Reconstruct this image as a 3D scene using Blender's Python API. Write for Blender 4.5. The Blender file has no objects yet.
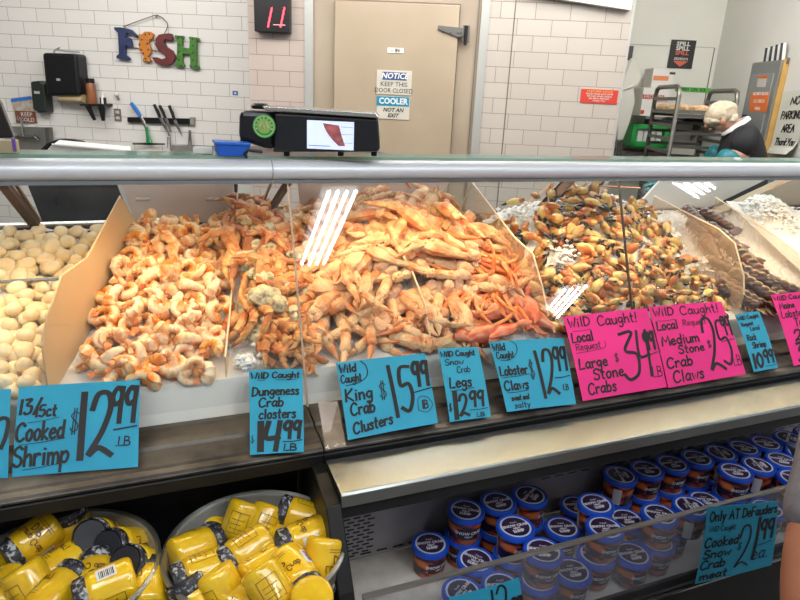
import bpy, bmesh, math, random
from mathutils import Vector, Matrix, Euler
R = random.Random(7)
PI = math.pi
SC = bpy.context.scene
COL = SC.collection
V = Vector
# ---------------------------------------------------------------- camera frame
CX = V((.93007, -.36466, .04479)).normalized()     # camera right, in world axes
def _cam():
    f = 620.0
    X = V((2000-400, 300-171, f)).normalized()
    D = V((311-400, 300-2184, f)).normalized()
    Z = -D; Z = (Z - X*Z.dot(X)).normalized()
    Y = V((X[1]*Z[2]-X[2]*Z[1], X[2]*Z[0]-X[0]*Z[2], X[0]*Z[1]-X[1]*Z[0]))
    return X, Y, Z
AX, AY, AZ = _cam()
H = 1.6; F = 620.0
def ray(u, v):
    c = V(((u-400)/F, (300-v)/F, 1.0))
    return V((c.dot(AX), c.dot(AY), c.dot(AZ)))
def at(u, v, x=None, y=None, z=None, fwd=None):
    r = ray(u, v)
    t = fwd if fwd else (x/r[0] if x is not None else y/r[1] if y is not None else (z-H)/r[2])
    return r*t + V((0, 0, H))
cam = bpy.data.objects.new('camera', bpy.data.cameras.new('camera')); COL.objects.link(cam)
right = V((AX[0], AY[0], AZ[0])); up = V((AX[1], AY[1], AZ[1])); fwd = V((AX[2], AY[2], AZ[2]))
M = Matrix((right, up, -fwd)).transposed().to_4x4(); M.translation = V((0, 0, H))
cam.matrix_world = M
cam.data.sensor_width = 36; cam.data.lens = 36*F/800; cam.data.clip_start = .02
SC.camera = cam
# back-room wall frame (turned 25 degrees to the case)
WA = math.radians(25)
W = V((math.cos(WA), -math.sin(WA), 0)); N = V((math.sin(WA), math.cos(WA), 0))
D1 = 4.547; D2 = 5.156; D3 = 5.75
def wp(s, z, d): return W*s + N*d + V((0, 0, z))
def won(u, v, d):
    r = ray(u, v); t = d/(r.x*N.x + r.y*N.y); p = r*t
    return p.x*W.x + p.y*W.y, p.z + H
WM = Matrix((W, N, V((0, 0, 1)))).transposed().to_4x4()     # local (s, d, z) -> world
# ---------------------------------------------------------------- materials
MATS = {}
def mat(name, col, rough=.5, metal=0, col2=None, scale=8, bump=0, bscale=None, detail=3, coat=0, emis=None, estr=0,
        rnd=0, lo=.35, hi=.65, spec=.5, sss=0, trans=0, alpha=1, stretch=None):
    if name in MATS: return MATS[name]
    m = bpy.data.materials.new(name); m.use_nodes = True
    nt = m.node_tree; b = nt.nodes['Principled BSDF']; L = nt.links.new
    c = tuple(col)+(1,)
    b.inputs['Base Color'].default_value = c
    b.inputs['Roughness'].default_value = rough; b.inputs['Metallic'].default_value = metal
    b.inputs['Coat Weight'].default_value = coat; b.inputs['Coat Roughness'].default_value = .08
    b.inputs['Specular IOR Level'].default_value = spec
    if sss:
        b.inputs['Subsurface Weight'].default_value = sss; b.inputs['Subsurface Radius'].default_value = (.02, .01, .006)
        b.inputs['Subsurface Scale'].default_value = .6
    if trans: b.inputs['Transmission Weight'].default_value = trans
    if alpha < 1: b.inputs['Alpha'].default_value = alpha
    if emis:
        b.inputs['Emission Color'].default_value = tuple(emis)+(1,); b.inputs['Emission Strength'].default_value = estr
    tc = nt.nodes.new('ShaderNodeTexCoord'); src = tc.outputs['Object']
    if stretch:
        mp = nt.nodes.new('ShaderNodeMapping'); mp.inputs['Scale'].default_value = stretch
        L(src, mp.inputs['Vector']); src = mp.outputs[0]
    out = None
    if rnd:
        oi = nt.nodes.new('ShaderNodeObjectInfo')
        ad = nt.nodes.new('ShaderNodeVectorMath'); ad.operation = 'ADD'
        cm = nt.nodes.new('ShaderNodeVectorMath'); cm.operation = 'SCALE'; cm.inputs['Scale'].default_value = 9
        cx = nt.nodes.new('ShaderNodeCombineXYZ'); L(oi.outputs['Random'], cx.inputs[0]); L(oi.outputs['Random'], cx.inputs[1])
        L(cx.outputs[0], cm.inputs[0]); L(src, ad.inputs[0]); L(cm.outputs[0], ad.inputs[1]); src = ad.outputs[0]
    if col2:
        n = nt.nodes.new('ShaderNodeTexNoise'); n.inputs['Scale'].default_value = scale; n.inputs['Detail'].default_value = detail
        L(src, n.inputs['Vector'])
        r = nt.nodes.new('ShaderNodeValToRGB'); r.color_ramp.elements[0].position = lo; r.color_ramp.elements[1].position = hi
        r.color_ramp.elements[0].color = c; r.color_ramp.elements[1].color = tuple(col2)+(1,)
        L(n.outputs[0], r.inputs[0]); out = r.outputs[0]
        if rnd:
            hs = nt.nodes.new('ShaderNodeHueSaturation')
            mr = nt.nodes.new('ShaderNodeMapRange'); mr.inputs['To Min'].default_value = 1-rnd; mr.inputs['To Max'].default_value = 1+rnd
            L(oi.outputs['Random'], mr.inputs[0]); L(mr.outputs[0], hs.inputs['Value']); L(out, hs.inputs['Color']); out = hs.outputs[0]
        L(out, b.inputs['Base Color'])
    if bump:
        n2 = nt.nodes.new('ShaderNodeTexNoise'); n2.inputs['Scale'].default_value = bscale or scale*2; n2.inputs['Detail'].default_value = 4
        L(src, n2.inputs['Vector'])
        bp = nt.nodes.new('ShaderNodeBump'); bp.inputs['Strength'].default_value = bump; bp.inputs['Distance'].default_value = .01
        L(n2.outputs[0], bp.inputs['Height']); L(bp.outputs[0], b.inputs['Normal'])
    MATS[name] = m; return m
def glass_mat(name, tint=(1, 1, 1), ior=1.5, base=.0, haze=None, hz=0):
    m = bpy.data.materials.new(name); m.use_nodes = True; nt = m.node_tree; L = nt.links.new
    nt.nodes.remove(nt.nodes['Principled BSDF']); o = nt.nodes['Material Output']
    tr = nt.nodes.new('ShaderNodeBsdfTransparent'); tr.inputs[0].default_value = tuple(tint)+(1,)
    gl = nt.nodes.new('ShaderNodeBsdfGlossy'); gl.inputs['Roughness'].default_value = .0
    fr = nt.nodes.new('ShaderNodeFresnel'); ge = nt.nodes.new('ShaderNodeNewGeometry')
    mr = nt.nodes.new('ShaderNodeMapRange'); mr.inputs['To Min'].default_value = ior; mr.inputs['To Max'].default_value = 1/ior
    L(ge.outputs['Backfacing'], mr.inputs[0]); L(mr.outputs[0], fr.inputs[0])
    mx = nt.nodes.new('ShaderNodeMixShader'); L(fr.outputs[0], mx.inputs[0]); L(tr.outputs[0], mx.inputs[1]); L(gl.outputs[0], mx.inputs[2])
    last = mx
    if hz:
        df = nt.nodes.new('ShaderNodeBsdfDiffuse'); df.inputs[0].default_value = tuple(haze)+(1,)
        m2 = nt.nodes.new('ShaderNodeMixShader'); m2.inputs[0].default_value = hz
        L(mx.outputs[0], m2.inputs[1]); L(df.outputs[0], m2.inputs[2]); last = m2
    L(last.outputs[0], o.inputs[0]); MATS[name] = m; return m
def tile_mat(name, tw, th, c1, c2, mortar, off=.5, ms=.0035, ox=0, oz=0):
    m = bpy.data.materials.new(name); m.use_nodes = True; nt = m.node_tree; L = nt.links.new; b = nt.nodes['Principled BSDF']
    tc = nt.nodes.new('ShaderNodeTexCoord'); sp = nt.nodes.new('ShaderNodeSeparateXYZ'); L(tc.outputs['Object'], sp.inputs[0])
    cb = nt.nodes.new('ShaderNodeCombineXYZ'); L(sp.outputs[0], cb.inputs[0]); L(sp.outputs[2], cb.inputs[1])
    mp = nt.nodes.new('ShaderNodeMapping'); mp.inputs['Location'].default_value = (ox, oz, 0); L(cb.outputs[0], mp.inputs[0])
    br = nt.nodes.new('ShaderNodeTexBrick'); br.offset = off
    br.inputs['Scale'].default_value = 1; br.inputs['Mortar Size'].default_value = ms/2; br.inputs['Mortar Smooth'].default_value = .1
    br.inputs['Brick Width'].default_value = tw; br.inputs['Row Height'].default_value = th
    br.inputs['Color1'].default_value = tuple(c1)+(1,); br.inputs['Color2'].default_value = tuple(c2)+(1,); br.inputs['Mortar'].default_value = tuple(mortar)+(1,)
    L(mp.outputs[0], br.inputs['Vector']); L(br.outputs['Color'], b.inputs['Base Color'])
    bp = nt.nodes.new('ShaderNodeBump'); bp.inputs['Strength'].default_value = .4; bp.inputs['Distance'].default_value = .004; bp.invert = True
    L(br.outputs['Fac'], bp.inputs['Height']); L(bp.outputs[0], b.inputs['Normal'])
    b.inputs['Roughness'].default_value = .22; MATS[name] = m; return m
# ---------------------------------------------------------------- mesh building
class MB:
    def __init__(s): s.v = []; s.f = []; s.sm = []
    def add(s, vs, fs, smooth=False):
        n = len(s.v); s.v += [tuple(v) for v in vs]; s.f += [tuple(i+n for i in f) for f in fs]; s.sm += [smooth]*len(fs); return s
    def box(s, a, b, M=None):
        x0, y0, z0 = a; x1, y1, z1 = b
        vs = [V(p) for p in ((x0,y0,z0),(x1,y0,z0),(x1,y1,z0),(x0,y1,z0),(x0,y0,z1),(x1,y0,z1),(x1,y1,z1),(x0,y1,z1))]
        if M: vs = [M @ v for v in vs]
        return s.add(vs, [(0,3,2,1),(4,5,6,7),(0,1,5,4),(1,2,6,5),(2,3,7,6),(3,0,4,7)])
    def prism(s, poly, ex, smooth=False):
        # poly: 3d points (planar), ex: extrude vector
        n = len(poly); ex = V(ex); vs = [V(p) for p in poly] + [V(p)+ex for p in poly]
        fs = [tuple(range(n))[::-1], tuple(range(n, 2*n))] + [(i, (i+1)%n, (i+1)%n+n, i+n) for i in range(n)]
        return s.add(vs, fs, smooth)
    def sweep(s, path, radii, k=8, flat=1.0, upv=None, cap=True):
        path = [V(p) for p in path]; n = len(path); vs = []
        t0 = (path[1]-path[0]).normalized(); u = V(upv) if upv else V((0, 0, 1))
        if abs(t0.dot(u)) > .95: u = V((1, 0, 0)) if abs(t0.x) < .9 else V((0, 1, 0))
        for i, p in enumerate(path):
            t = (path[min(i+1, n-1)]-path[max(i-1, 0)]).normalized()
            if t.length < .5: t = t0
            u = (u - t*u.dot(t)); u = u.normalized() if u.length > 1e-6 else t.orthogonal().normalized()
            w = t.cross(u); r = radii[i] if hasattr(radii, '__len__') else radii
            for j in range(k):
                a = 2*PI*j/k; vs.append(p + w*(math.cos(a)*r) + u*(math.sin(a)*r*flat))
        fs = [(i*k+j, i*k+(j+1)%k, (i+1)*k+(j+1)%k, (i+1)*k+j) for i in range(n-1) for j in range(k)]
        if cap: fs += [tuple(range(k))[::-1], tuple((n-1)*k+j for j in range(k))]
        return s.add(vs, fs, True)
    def lathe(s, prof, k=32, M=None, smooth=True, cap=False):
        n = len(prof); vs = [V((r*math.cos(2*PI*j/k), r*math.sin(2*PI*j/k), z)) for r, z in prof for j in range(k)]
        if M: vs = [M @ v for v in vs]
        fs = [(i*k+j, i*k+(j+1)%k, (i+1)*k+(j+1)%k, (i+1)*k+j) for i in range(n-1) for j in range(k)]
        if cap: fs += [tuple(range(k))[::-1], tuple((n-1)*k+j for j in range(k))]
        return s.add(vs, fs, smooth)
    def ball(s, c, r, k=10, M=None):
        rx, ry, rz = r if hasattr(r, '__len__') else (r, r, r); c = V(c); vs = []; m = k//2
        for i in range(1, m):
            th = PI*i/m
            for j in range(k): vs.append(V((rx*math.sin(th)*math.cos(2*PI*j/k), ry*math.sin(th)*math.sin(2*PI*j/k), rz*math.cos(th))))
        vs += [V((0, 0, rz)), V((0, 0, -rz))]
        vs = [(M @ v if M else v)+c for v in vs]
        fs = [(i*k+j, (i+1)*k+j, (i+1)*k+(j+1)%k, i*k+(j+1)%k) for i in range(m-2) for j in range(k)]
        t = (m-1)*k; fs += [(t, j, (j+1)%k) for j in range(k)] + [(t+1, (m-2)*k+(j+1)%k, (m-2)*k+j) for j in range(k)]
        return s.add(vs, fs, True)
    def tube(s, path, r, k=8): return s.sweep(path, [r]*len(path), k)
    def mesh(s, name):
        me = bpy.data.meshes.new(name); me.from_pydata(s.v, [], s.f); me.update()
        me.polygons.foreach_set('use_smooth', s.sm)
        bm = bmesh.new(); bm.from_mesh(me); bmesh.ops.recalc_face_normals(bm, faces=bm.faces)
        for e in bm.edges:
            if len(e.link_faces) == 2 and e.calc_face_angle(0) > .75: e.smooth = False
        bm.to_mesh(me); bm.free()
        return me
    def build(s, name, m, parent=None, bevel=0, sub=0):
        o = bpy.data.objects.new(name, s.mesh(name)); COL.objects.link(o)
        if m: o.data.materials.append(m)
        if parent: o.parent = parent
        if bevel:
            b = o.modifiers.new('bevel', 'BEVEL'); b.width = bevel; b.segments = 2; b.limit_method = 'ANGLE'
        if sub:
            b = o.modifiers.new('sub', 'SUBSURF'); b.levels = sub; b.render_levels = sub
        return o
def jitter(mb, amt, seed=0):
    r = random.Random(seed); mb.v = [tuple(c + r.uniform(-amt, amt) for c in v) for v in mb.v]; return mb
def tag(o, label, cat, group=None):
    o['label'] = label; o['category'] = cat
    if group: o['group'] = group
    return o
def thing(name, label, cat, loc=(0, 0, 0), group=None, M=None):
    o = bpy.data.objects.new(name, None); COL.objects.link(o); o.empty_display_size = .02
    if M is not None: o.matrix_world = M
    else: o.location = loc
    return tag(o, label, cat, group)
def struct(o): o['kind'] = 'structure'; return o
def stuff(o, label=None, cat=None):
    o['kind'] = 'stuff'
    if label: o['label'] = label; o['category'] = cat
    return o
def dup(root, M, label=None, group=None):
    r = root.copy(); COL.objects.link(r); r.matrix_world = M
    if label: r['label'] = label
    if group: r['group'] = group
    for ch in root.children:
        c = ch.copy(); COL.objects.link(c); c.parent = r
        for g in ch.children:
            d = g.copy(); COL.objects.link(d); d.parent = c
    return r
def frame(o, x, y, z):     # matrix from origin and axes
    Mx = Matrix((V(x), V(y), V(z))).transposed().to_4x4(); Mx.translation = V(o); return Mx
def text_mb(txt, size, M, depth=.0008, align='CENTER', bold=0, shear=0, mb=None, sx=1.0):
    """printed lettering as a mesh in the plane of M (x right, y up, z out)"""
    cu = bpy.data.curves.new('t', 'FONT'); cu.body = txt; cu.size = size; cu.align_x = align; cu.align_y = 'CENTER'
    cu.extrude = depth; cu.offset = bold; cu.shear = shear; cu.resolution_u = 2
    o = bpy.data.objects.new('t', cu); COL.objects.link(o)
    dg = bpy.context.evaluated_depsgraph_get(); me = o.evaluated_get(dg).to_mesh()
    mb = mb or MB(); mb.add([M @ V((v.co.x*sx, v.co.y, v.co.z+depth)) for v in me.vertices], [tuple(p.vertices) for p in me.polygons])
    o.evaluated_get(dg).to_mesh_clear(); bpy.data.objects.remove(o); bpy.data.curves.remove(cu); return mb
def quadM(o, x, n):    # frame at o, x right, n outward normal
    x = V(x).normalized(); n = V(n).normalized(); return frame(o, x, n.cross(x), n)
# ---------------------------------------------------------------- handwriting: single stroke alphabet
GL = {}
def _gl(s):
    for ln in s.strip().split('\n'):
        k, w, d = ln.split(' ', 2)
        GL[k] = (float(w), [[tuple(map(float, p.split(','))) for p in st.split()] for st in d.split('|')])
_gl('''A .7 0,0 .35,1 .7,0|.12,.38 .58,.38
B .6 0,0 0,1|0,1 .45,.9 .45,.6 0,.52|0,.52 .55,.42 .55,.08 0,0
C .65 .62,.82 .4,1 .12,.85 0,.5 .1,.12 .35,0 .62,.15
D .65 0,0 .04,1|.04,1 .5,.85 .62,.5 .45,.12 0,0
E .5 .5,1 0,1 0,0 .5,0|0,.52 .4,.52
F .5 .5,1 0,1 0,0|0,.52 .4,.52
G .65 .6,.82 .35,1 .05,.75 0,.35 .25,0 .55,.12 .6,.42 .35,.42
H .6 0,0 0,1|.6,0 .6,1|0,.5 .6,.5
I .2 .1,0 .1,1
J .5 .4,1 .4,.2 .2,0 0,.15
K .6 0,0 0,1|.55,1 .02,.45 .6,0
L .5 .05,1 0,0 .5,.04
M .8 0,0 .08,1 .4,.35 .72,1 .8,0
N .6 0,0 .03,1 .55,0 .6,1
O .65 .3,1 .05,.75 .02,.3 .3,0 .58,.25 .6,.7 .3,1
P .55 0,0 0,1|0,1 .5,.9 .5,.6 0,.48
R .6 0,0 0,1|0,1 .5,.9 .48,.6 0,.5|.15,.5 .6,0
S .55 .52,.86 .3,1 .05,.85 .08,.62 .45,.42 .5,.15 .25,0 0,.14
T .6 0,1 .6,1|.3,1 .3,0
U .6 0,1 .02,.2 .3,0 .55,.2 .6,1
W .8 0,1 .2,0 .4,.7 .6,0 .8,1
Y .6 0,1 .3,.5|.6,1 .2,0
a .5 .45,.5 .2,.6 0,.3 .15,.02 .4,.2|.45,.58 .42,.1 .52,0
b .48 0,1 .02,0|.02,.4 .25,.6 .45,.35 .3,.02 .02,.08
c .42 .4,.5 .2,.6 0,.32 .15,.02 .42,.1
d .5 .45,.45 .2,.6 0,.3 .18,.02 .42,.2|.47,1 .45,0
e .45 .05,.3 .4,.36 .3,.58 .1,.52 0,.25 .18,.02 .45,.1
f .35 .36,.92 .2,1 .12,.8 .12,0|0,.55 .32,.55
g .5 .42,.5 .2,.6 0,.35 .2,.08 .42,.3|.45,.58 .42,-.2 .2,-.35 .02,-.22
h .48 0,1 .02,0|.02,.35 .25,.58 .4,.45 .44,0
i .2 .08,.58 .1,0|.1,.78 .12,.82
j .3 .2,.58 .18,-.2 0,-.3|.2,.78 .22,.82
k .45 0,1 .02,0|.38,.6 .04,.28 .42,0
l .2 .08,1 .1,0
m .72 0,.58 .03,0|.03,.4 .2,.58 .33,.4 .35,0|.35,.4 .52,.58 .66,.4 .7,0
n .48 0,.58 .03,0|.03,.4 .25,.58 .4,.4 .43,0
o .48 .22,.6 .02,.4 .08,.06 .3,.02 .44,.28 .38,.52 .22,.6
p .48 0,.6 0,-.4|.02,.4 .28,.6 .45,.35 .28,.05 .02,.12
q .5 .42,.5 .2,.6 0,.35 .2,.08 .42,.3|.45,.58 .44,-.4
r .38 0,.58 .03,0|.03,.38 .2,.58 .38,.52
s .4 .38,.5 .2,.6 .04,.48 .3,.25 .32,.06 .15,0 0,.08
t .36 .15,.95 .14,.12 .3,0|0,.62 .32,.62
u .48 0,.58 .04,.1 .22,0 .42,.2|.44,.58 .46,0
v .45 0,.58 .2,0 .42,.58
w .6 0,.58 .14,0 .3,.45 .45,0 .6,.58
y .48 0,.58 .2,.1|.44,.58 .12,-.35
0 .5 .25,1 .03,.7 .03,.3 .25,0 .47,.3 .47,.7 .25,1
1 .16 .08,1 .08,0
2 .6 0,.72 .12,.97 .4,.97 .48,.72 .3,.35 0,.02 .25,.12 .6,0
3 .5 .02,.98 .4,1 .12,.62 .45,.5 .42,.12 .15,0 0,.12
4 .55 .08,1 0,.45 .5,.45|.5,1 .4,0
5 .52 .5,1 .1,.98 .05,.58 .4,.6 .5,.3 .3,.02 0,.1
8 .5 .44,.85 .25,1 .06,.8 .44,.3 .25,0 .05,.2 .42,.72 .44,.85
7 .5 0,.98 .5,1 .15,0
6 .5 .4,.98 .1,.6 .03,.2 .25,0 .46,.2 .3,.45 .05,.3
9 .5 .46,.85 .25,1 .02,.75 .15,.5 .42,.62|.48,1 .42,.5 .4,0
$ .5 .45,.78 .2,.85 .02,.68 .4,.4 .42,.2 .2,.1 0,.25|.16,1 .14,0|.3,1 .28,0
/ .4 0,-.05 .4,1.05
. .12 .04,0 .08,.04
! .2 .12,1 .08,.3|.05,0 .09,.04
- .4 0,.3 .4,.3
~ 1 0,.05 .3,.12 .65,.02 1,.12
( .3 .28,1.1 .05,.7 .05,.2 .25,-.1
) .3 0,1.1 .25,.7 .25,.2 .02,-.1''')
def catmull(p, n=5):
    if len(p) < 3: return p
    q = [p[0]]+list(p)+[p[-1]]; out = []
    for i in range(1, len(q)-2):
        a, b, c, d = q[i-1:i+3]
        for k in range(n):
            t = k/n
            out.append(tuple(.5*(2*b[j]+(c[j]-a[j])*t+(2*a[j]-5*b[j]+4*c[j]-d[j])*t*t+(3*b[j]-a[j]-3*c[j]+d[j])*t**3) for j in (0, 1)))
    out.append(p[-1]); return out
SHARP = set('AEFHIKLMNTWYvwk/1')
def write(mb, txt, x, y, h, fn, wd=.05, sx=1.0, slant=.08, gap=.16, rise=0, x1=None):
    if x1: sx = (x1-x)/(h*(sum(.4 if c == ' ' else GL[c][0]+gap for c in txt)-gap+slant))
    """txt with its baseline at (x, y) of a unit card; fn maps card coordinates to a point lifted off the card"""
    cx = x
    for ch in txt:
        if ch == ' ': cx += h*sx*.4; continue
        w, sts = GL[ch]
        for st in sts:
            pts = st if ch in SHARP else catmull(st)
            pts = [(cx+(px+slant*py)*h*sx, y+py*h+rise*(cx-x)) for px, py in pts]
            ribbon(mb, pts, wd, fn)
        cx += (w+gap)*h*sx
    return cx
ASP = [1.0]
def ribbon(mb, pts, wd, fn):
    q = [pts[0]]
    for p in pts[1:]:
        o = q[-1]; m = max(1, int(math.hypot(p[0]-o[0], p[1]-o[1])/.045))
        q += [(o[0]+(p[0]-o[0])*i/m, o[1]+(p[1]-o[1])*i/m) for i in range(1, m+1)]
    pts = q
    n = len(pts); vs = []; a = ASP[0]
    for i, p in enumerate(pts):
        q0 = pts[max(i-1, 0)]; q1 = pts[min(i+1, n-1)]
        dx, dy = (q1[0]-q0[0])*a, q1[1]-q0[1]; l = math.hypot(dx, dy) or 1
        nx, ny = -dy/l*wd/2, dx/l*wd/2
        ex = (-dx/l*wd*.3, -dy/l*wd*.3) if i == 0 else (dx/l*wd*.3, dy/l*wd*.3) if i == n-1 else (0, 0)
        vs += [fn(p[0]+(nx+ex[0])/a, p[1]+ny+ex[1]), fn(p[0]+(-nx+ex[0])/a, p[1]-ny+ex[1])]
    mb.add(vs, [(2*i, 2*i+1, 2*i+3, 2*i+2) for i in range(n-1)])
# ---------------------------------------------------------------- palette
STEEL = mat('brushed steel', (.52, .52, .49), .26, .9, (.44, .44, .42), 3, bump=.02, bscale=30)
DULL = mat('worn sill steel', (.12, .11, .095), .40, .6, (.032, .029, .026), 9, bump=.12, bscale=40, lo=.35, hi=.68, detail=6)
RAILM = mat('satin rail metal', (.80, .83, .85), .42, .25)
DARK = mat('black plastic', (.008, .008, .009), .38, spec=.3)
BLACK = mat('black coated panel', (.006, .006, .006), .5)
BRONZE = mat('bronze anodised frame', (.16, .085, .045), .35, .6, (.07, .04, .025), 10)
WHITE = mat('white plastic', (.75, .73, .7), .45)
CREAM = mat('cream shelf paint', (.74, .69, .62), .45, 0, (.62, .57, .51), 20)
INK = mat('black marker ink', (.006, .006, .007), .6)
BLUECARD = mat('blue card', (.018, .33, .50), .7, 0, (.015, .30, .47), 6)
PINKCARD = mat('pink card', (.85, .022, .25), .7, 0, (.80, .02, .235), 6)
GLASS = glass_mat('case glass', (.97, .985, .975), 1.5)
GREENGL = glass_mat('green edge glass', (.62, .82, .74), 1.5, haze=(.45, .6, .52), hz=.35)
ACRYL = glass_mat('clear acrylic', (.95, .93, .9), 1.45, haze=(.75, .58, .42), hz=.20)
GALV = mat('galvanised steel', (.42, .43, .41), .42, .45, (.30, .31, .29), 9, bump=.05)
SKIN = mat('skin', (.5, .26, .17), .5, sss=.1)
# ================================================================ THE SEAFOOD CASE
XL, XR = -.80, 3.35
GF = (1.405, .83); GT = (1.622, 1.378)             # foot and top of the leaning front glass (Y, Z)
def glassY(z): return GF[0] + (GT[0]-GF[0])*(z-GF[1])/(GT[1]-GF[1])
def xpoly(mb, prof, x0, x1, smooth=False): return mb.prism([(x0, y, z) for y, z in prof], (x1-x0, 0, 0), smooth)
case = thing('seafood_display_case', 'long glass-fronted refrigerated case full of shellfish, steel sill and satin top rail', 'display case', (0, 1.4, 0))
def cp(mb, name, m, **k):
    mb.v = [(x, y-1.4, z) for x, y, z in mb.v]; return mb.build(name, m, case, **k)
SEAM = [XL, .334, 1.408, 2.62, XR]
SILL = [(1.244, .792), (1.238, .796), (1.238, .801), (1.246, .806), (1.262, .808), (1.268, .812), (1.33, .814), (1.336, .822), (1.40, .83), (1.42, .83), (1.42, .792)]
for a, b in zip([XL, .334, 1.96], [.332, 1.958, XR]):
    cp(xpoly(MB(), SILL, a, b), 'sill', DULL, bevel=.002)
    cp(xpoly(MB(), [(1.250, .752), (1.244, .757), (1.242, .785), (1.25, .791), (1.41, .791), (1.41, .752)], a, b), 'bumper_strip', BLACK)
for a, b in zip([XL, .292, 2.9], [.290, 2.898, XR]):
    prof = [(1.632+.036*math.cos(t), 1.404+.026*math.sin(t)) for t in [2*PI*i/20 for i in range(20)]]
    cp(xpoly(MB(), prof, a, b, True), 'top_rail', RAILM)
    cp(xpoly(MB(), [(1.606, 1.372), (1.66, 1.372), (1.66, 1.381), (1.606, 1.381)], a, b), 'rail_lip', STEEL)
d = V((0, GT[0]-GF[0], GT[1]-GF[1])).normalized(); nn = V((0, -d.z, d.y))*.006
for a, b in zip(SEAM[:-1], SEAM[1:]):
    g = MB().prism([(a+.002, *GF), (b-.002, *GF), (b-.002, *GT), (a+.002, *GT)], -nn)
    cp(g, 'front_glass', GLASS)
SEAMM = mat('seam silicone', (.5, .38, .27), .4)
for x in SEAM[1:-1]:
    cp(MB().prism([(x-.0022, *GF), (x+.0022, *GF), (x+.0022, *GT), (x-.0022, *GT)], -nn*1.1), 'seam_strip', SEAMM if x < 1 else mat('dark seam gasket', (.06, .05, .045), .4))
cp(MB().box((-.345, 1.655, 1.428), (XR, 1.765, 1.436)), 'top_glass', GREENGL)
cp(MB().box((.06, 1.767, 1.424), (.66, 1.95, 1.436)), 'scale_shelf', DARK)
for x in (.8, 2.0, 3.2): cp(MB().box((x, 1.66, 1.40), (x+.03, 1.69, 1.428)), 'glass_support', STEEL)
# inner liner: front panel below the ice, deck, back ledge
LINER = mat('frosted liner', (.78, .76, .73), .5, 0, (.70, .68, .66), 5)
cp(xpoly(MB(), [(1.423, .80), (1.436, .80), (1.482, .90), (1.60, .93), (1.60, .92), (1.492, .888)], XL, XR), 'front_liner', LINER)
cp(xpoly(MB(), [(1.49, .86), (2.24, 1.10), (2.24, 1.08), (1.49, .84)], XL, XR), 'deck', STEEL)
cp(MB().box((XL, 2.165, 1.10), (XR, 2.25, 1.148)).box((XL, 2.20, 1.148), (XR, 2.225, 1.158)), 'back_ledge', BRONZE)
cp(MB().box((XL, 1.69, 1.372), (XR, 1.72, 1.398)), 'light_hood', BRONZE)
# back doors: milky panels leaning in their tracks, and the bronze frames between them
MILK = mat('milky door panel', (.62, .52, .46), .35, 0, (.58, .47, .41), 3)
def panel(pts, y, th, m, name):
    P = [at(u, v, y=y) for u, v in pts]; return cp(MB().prism(P, (0, th, 0)), name, m, bevel=.001)
panel([(117, 170), (233, 170), (233, 227), (137, 229)], 2.20, .012, MILK, 'sliding_door')
for u_, v_ in ((143, 199), (213, 199)):
    c_ = at(u_, v_, y=2.198); cp(MB().sweep([c_+V((-.022, 0, 0)), c_+V((.022, 0, 0))], [.007, .007], 10, flat=.7), 'door_pull', mat('pale door pull', (.66, .60, .55), .35))
panel([(296, 168), (460, 168), (444, 190), (424, 217), (302, 222)], 2.20, .012, MILK, 'sliding_door')
panel([(672, 168), (790, 168), (700, 212), (628, 216)], 2.22, .012, mat('white door panel', (.74, .72, .68), .3), 'sliding_door')
panel([(800, 176), (840, 176), (840, 262), (748, 260), (706, 218)], 2.24, .012, mat('beige back panel', (.46, .39, .29), .4, 0, (.4, .33, .24), 4), 'back_panel')
panel([(20, 166), (110, 166), (134, 229), (45, 229)], 2.50, .01, mat('dark inner glass', (.11, .115, .12), .15, .4, (.05, .055, .06), 6), 'rear_glass')
def bar(p, q, y0, y1, w, m=BRONZE, name='door_frame', th=.03):
    a = at(*p, y=y0); b = at(*q, y=y1); mb = MB(); mb.sweep([a, b], [w, w], 4, flat=.5); return cp(mb, name, m)
bar((-6, 172), (38, 228), 2.10, 2.14, .035)
bar((8, 172), (44, 228), 2.13, 2.16, .012, mat('pale bronze edge', (.36, .22, .12), .35, .5))
bar((236, 168), (236, 214), 2.14, 2.15, .012)
bar((292, 176), (262, 224), 2.13, 2.15, .028)
bar((276, 172), (258, 214), 2.15, 2.17, .010, mat('pale bronze edge', (.36, .22, .12)))
bar((578, 172), (528, 222), 2.08, 2.12, .045)
bar((566, 172), (512, 216), 2.10, 2.14, .010, mat('pale bronze edge', (.36, .22, .12)))
bar((596, 172), (560, 212), 2.08, 2.12, .012, mat('pale bronze edge', (.36, .22, .12)))
bar((800, 172), (706, 216), 2.12, 2.16, .030, mat('olive frame', (.19, .15, .09), .4, .4))
for p, q in [((398, 172), (410, 188)), ((640, 188), (600, 186)), ((790, 178), (770, 190))]:
    bar(p, q, 1.75, 1.78, .006, mat('hook copper', (.35, .15, .06), .4, .5), 'door_hook')
# left end wall of the case is beyond the frame
# ---------------------------------------------------------------- warm lamp tube under the rail
WARM = mat('warm lamp tube', (1, .8, .55), .4, emis=(1, .62, .32), estr=5)
lampt = thing('case_lamp', 'slim warm lamp tube under the top rail of the case', 'lamp', (0, 1.675, 1.388))
MB().sweep([(XL, 0, 0), (XR, 0, 0)], .006, 8).build('tube', WARM, lampt)
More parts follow.
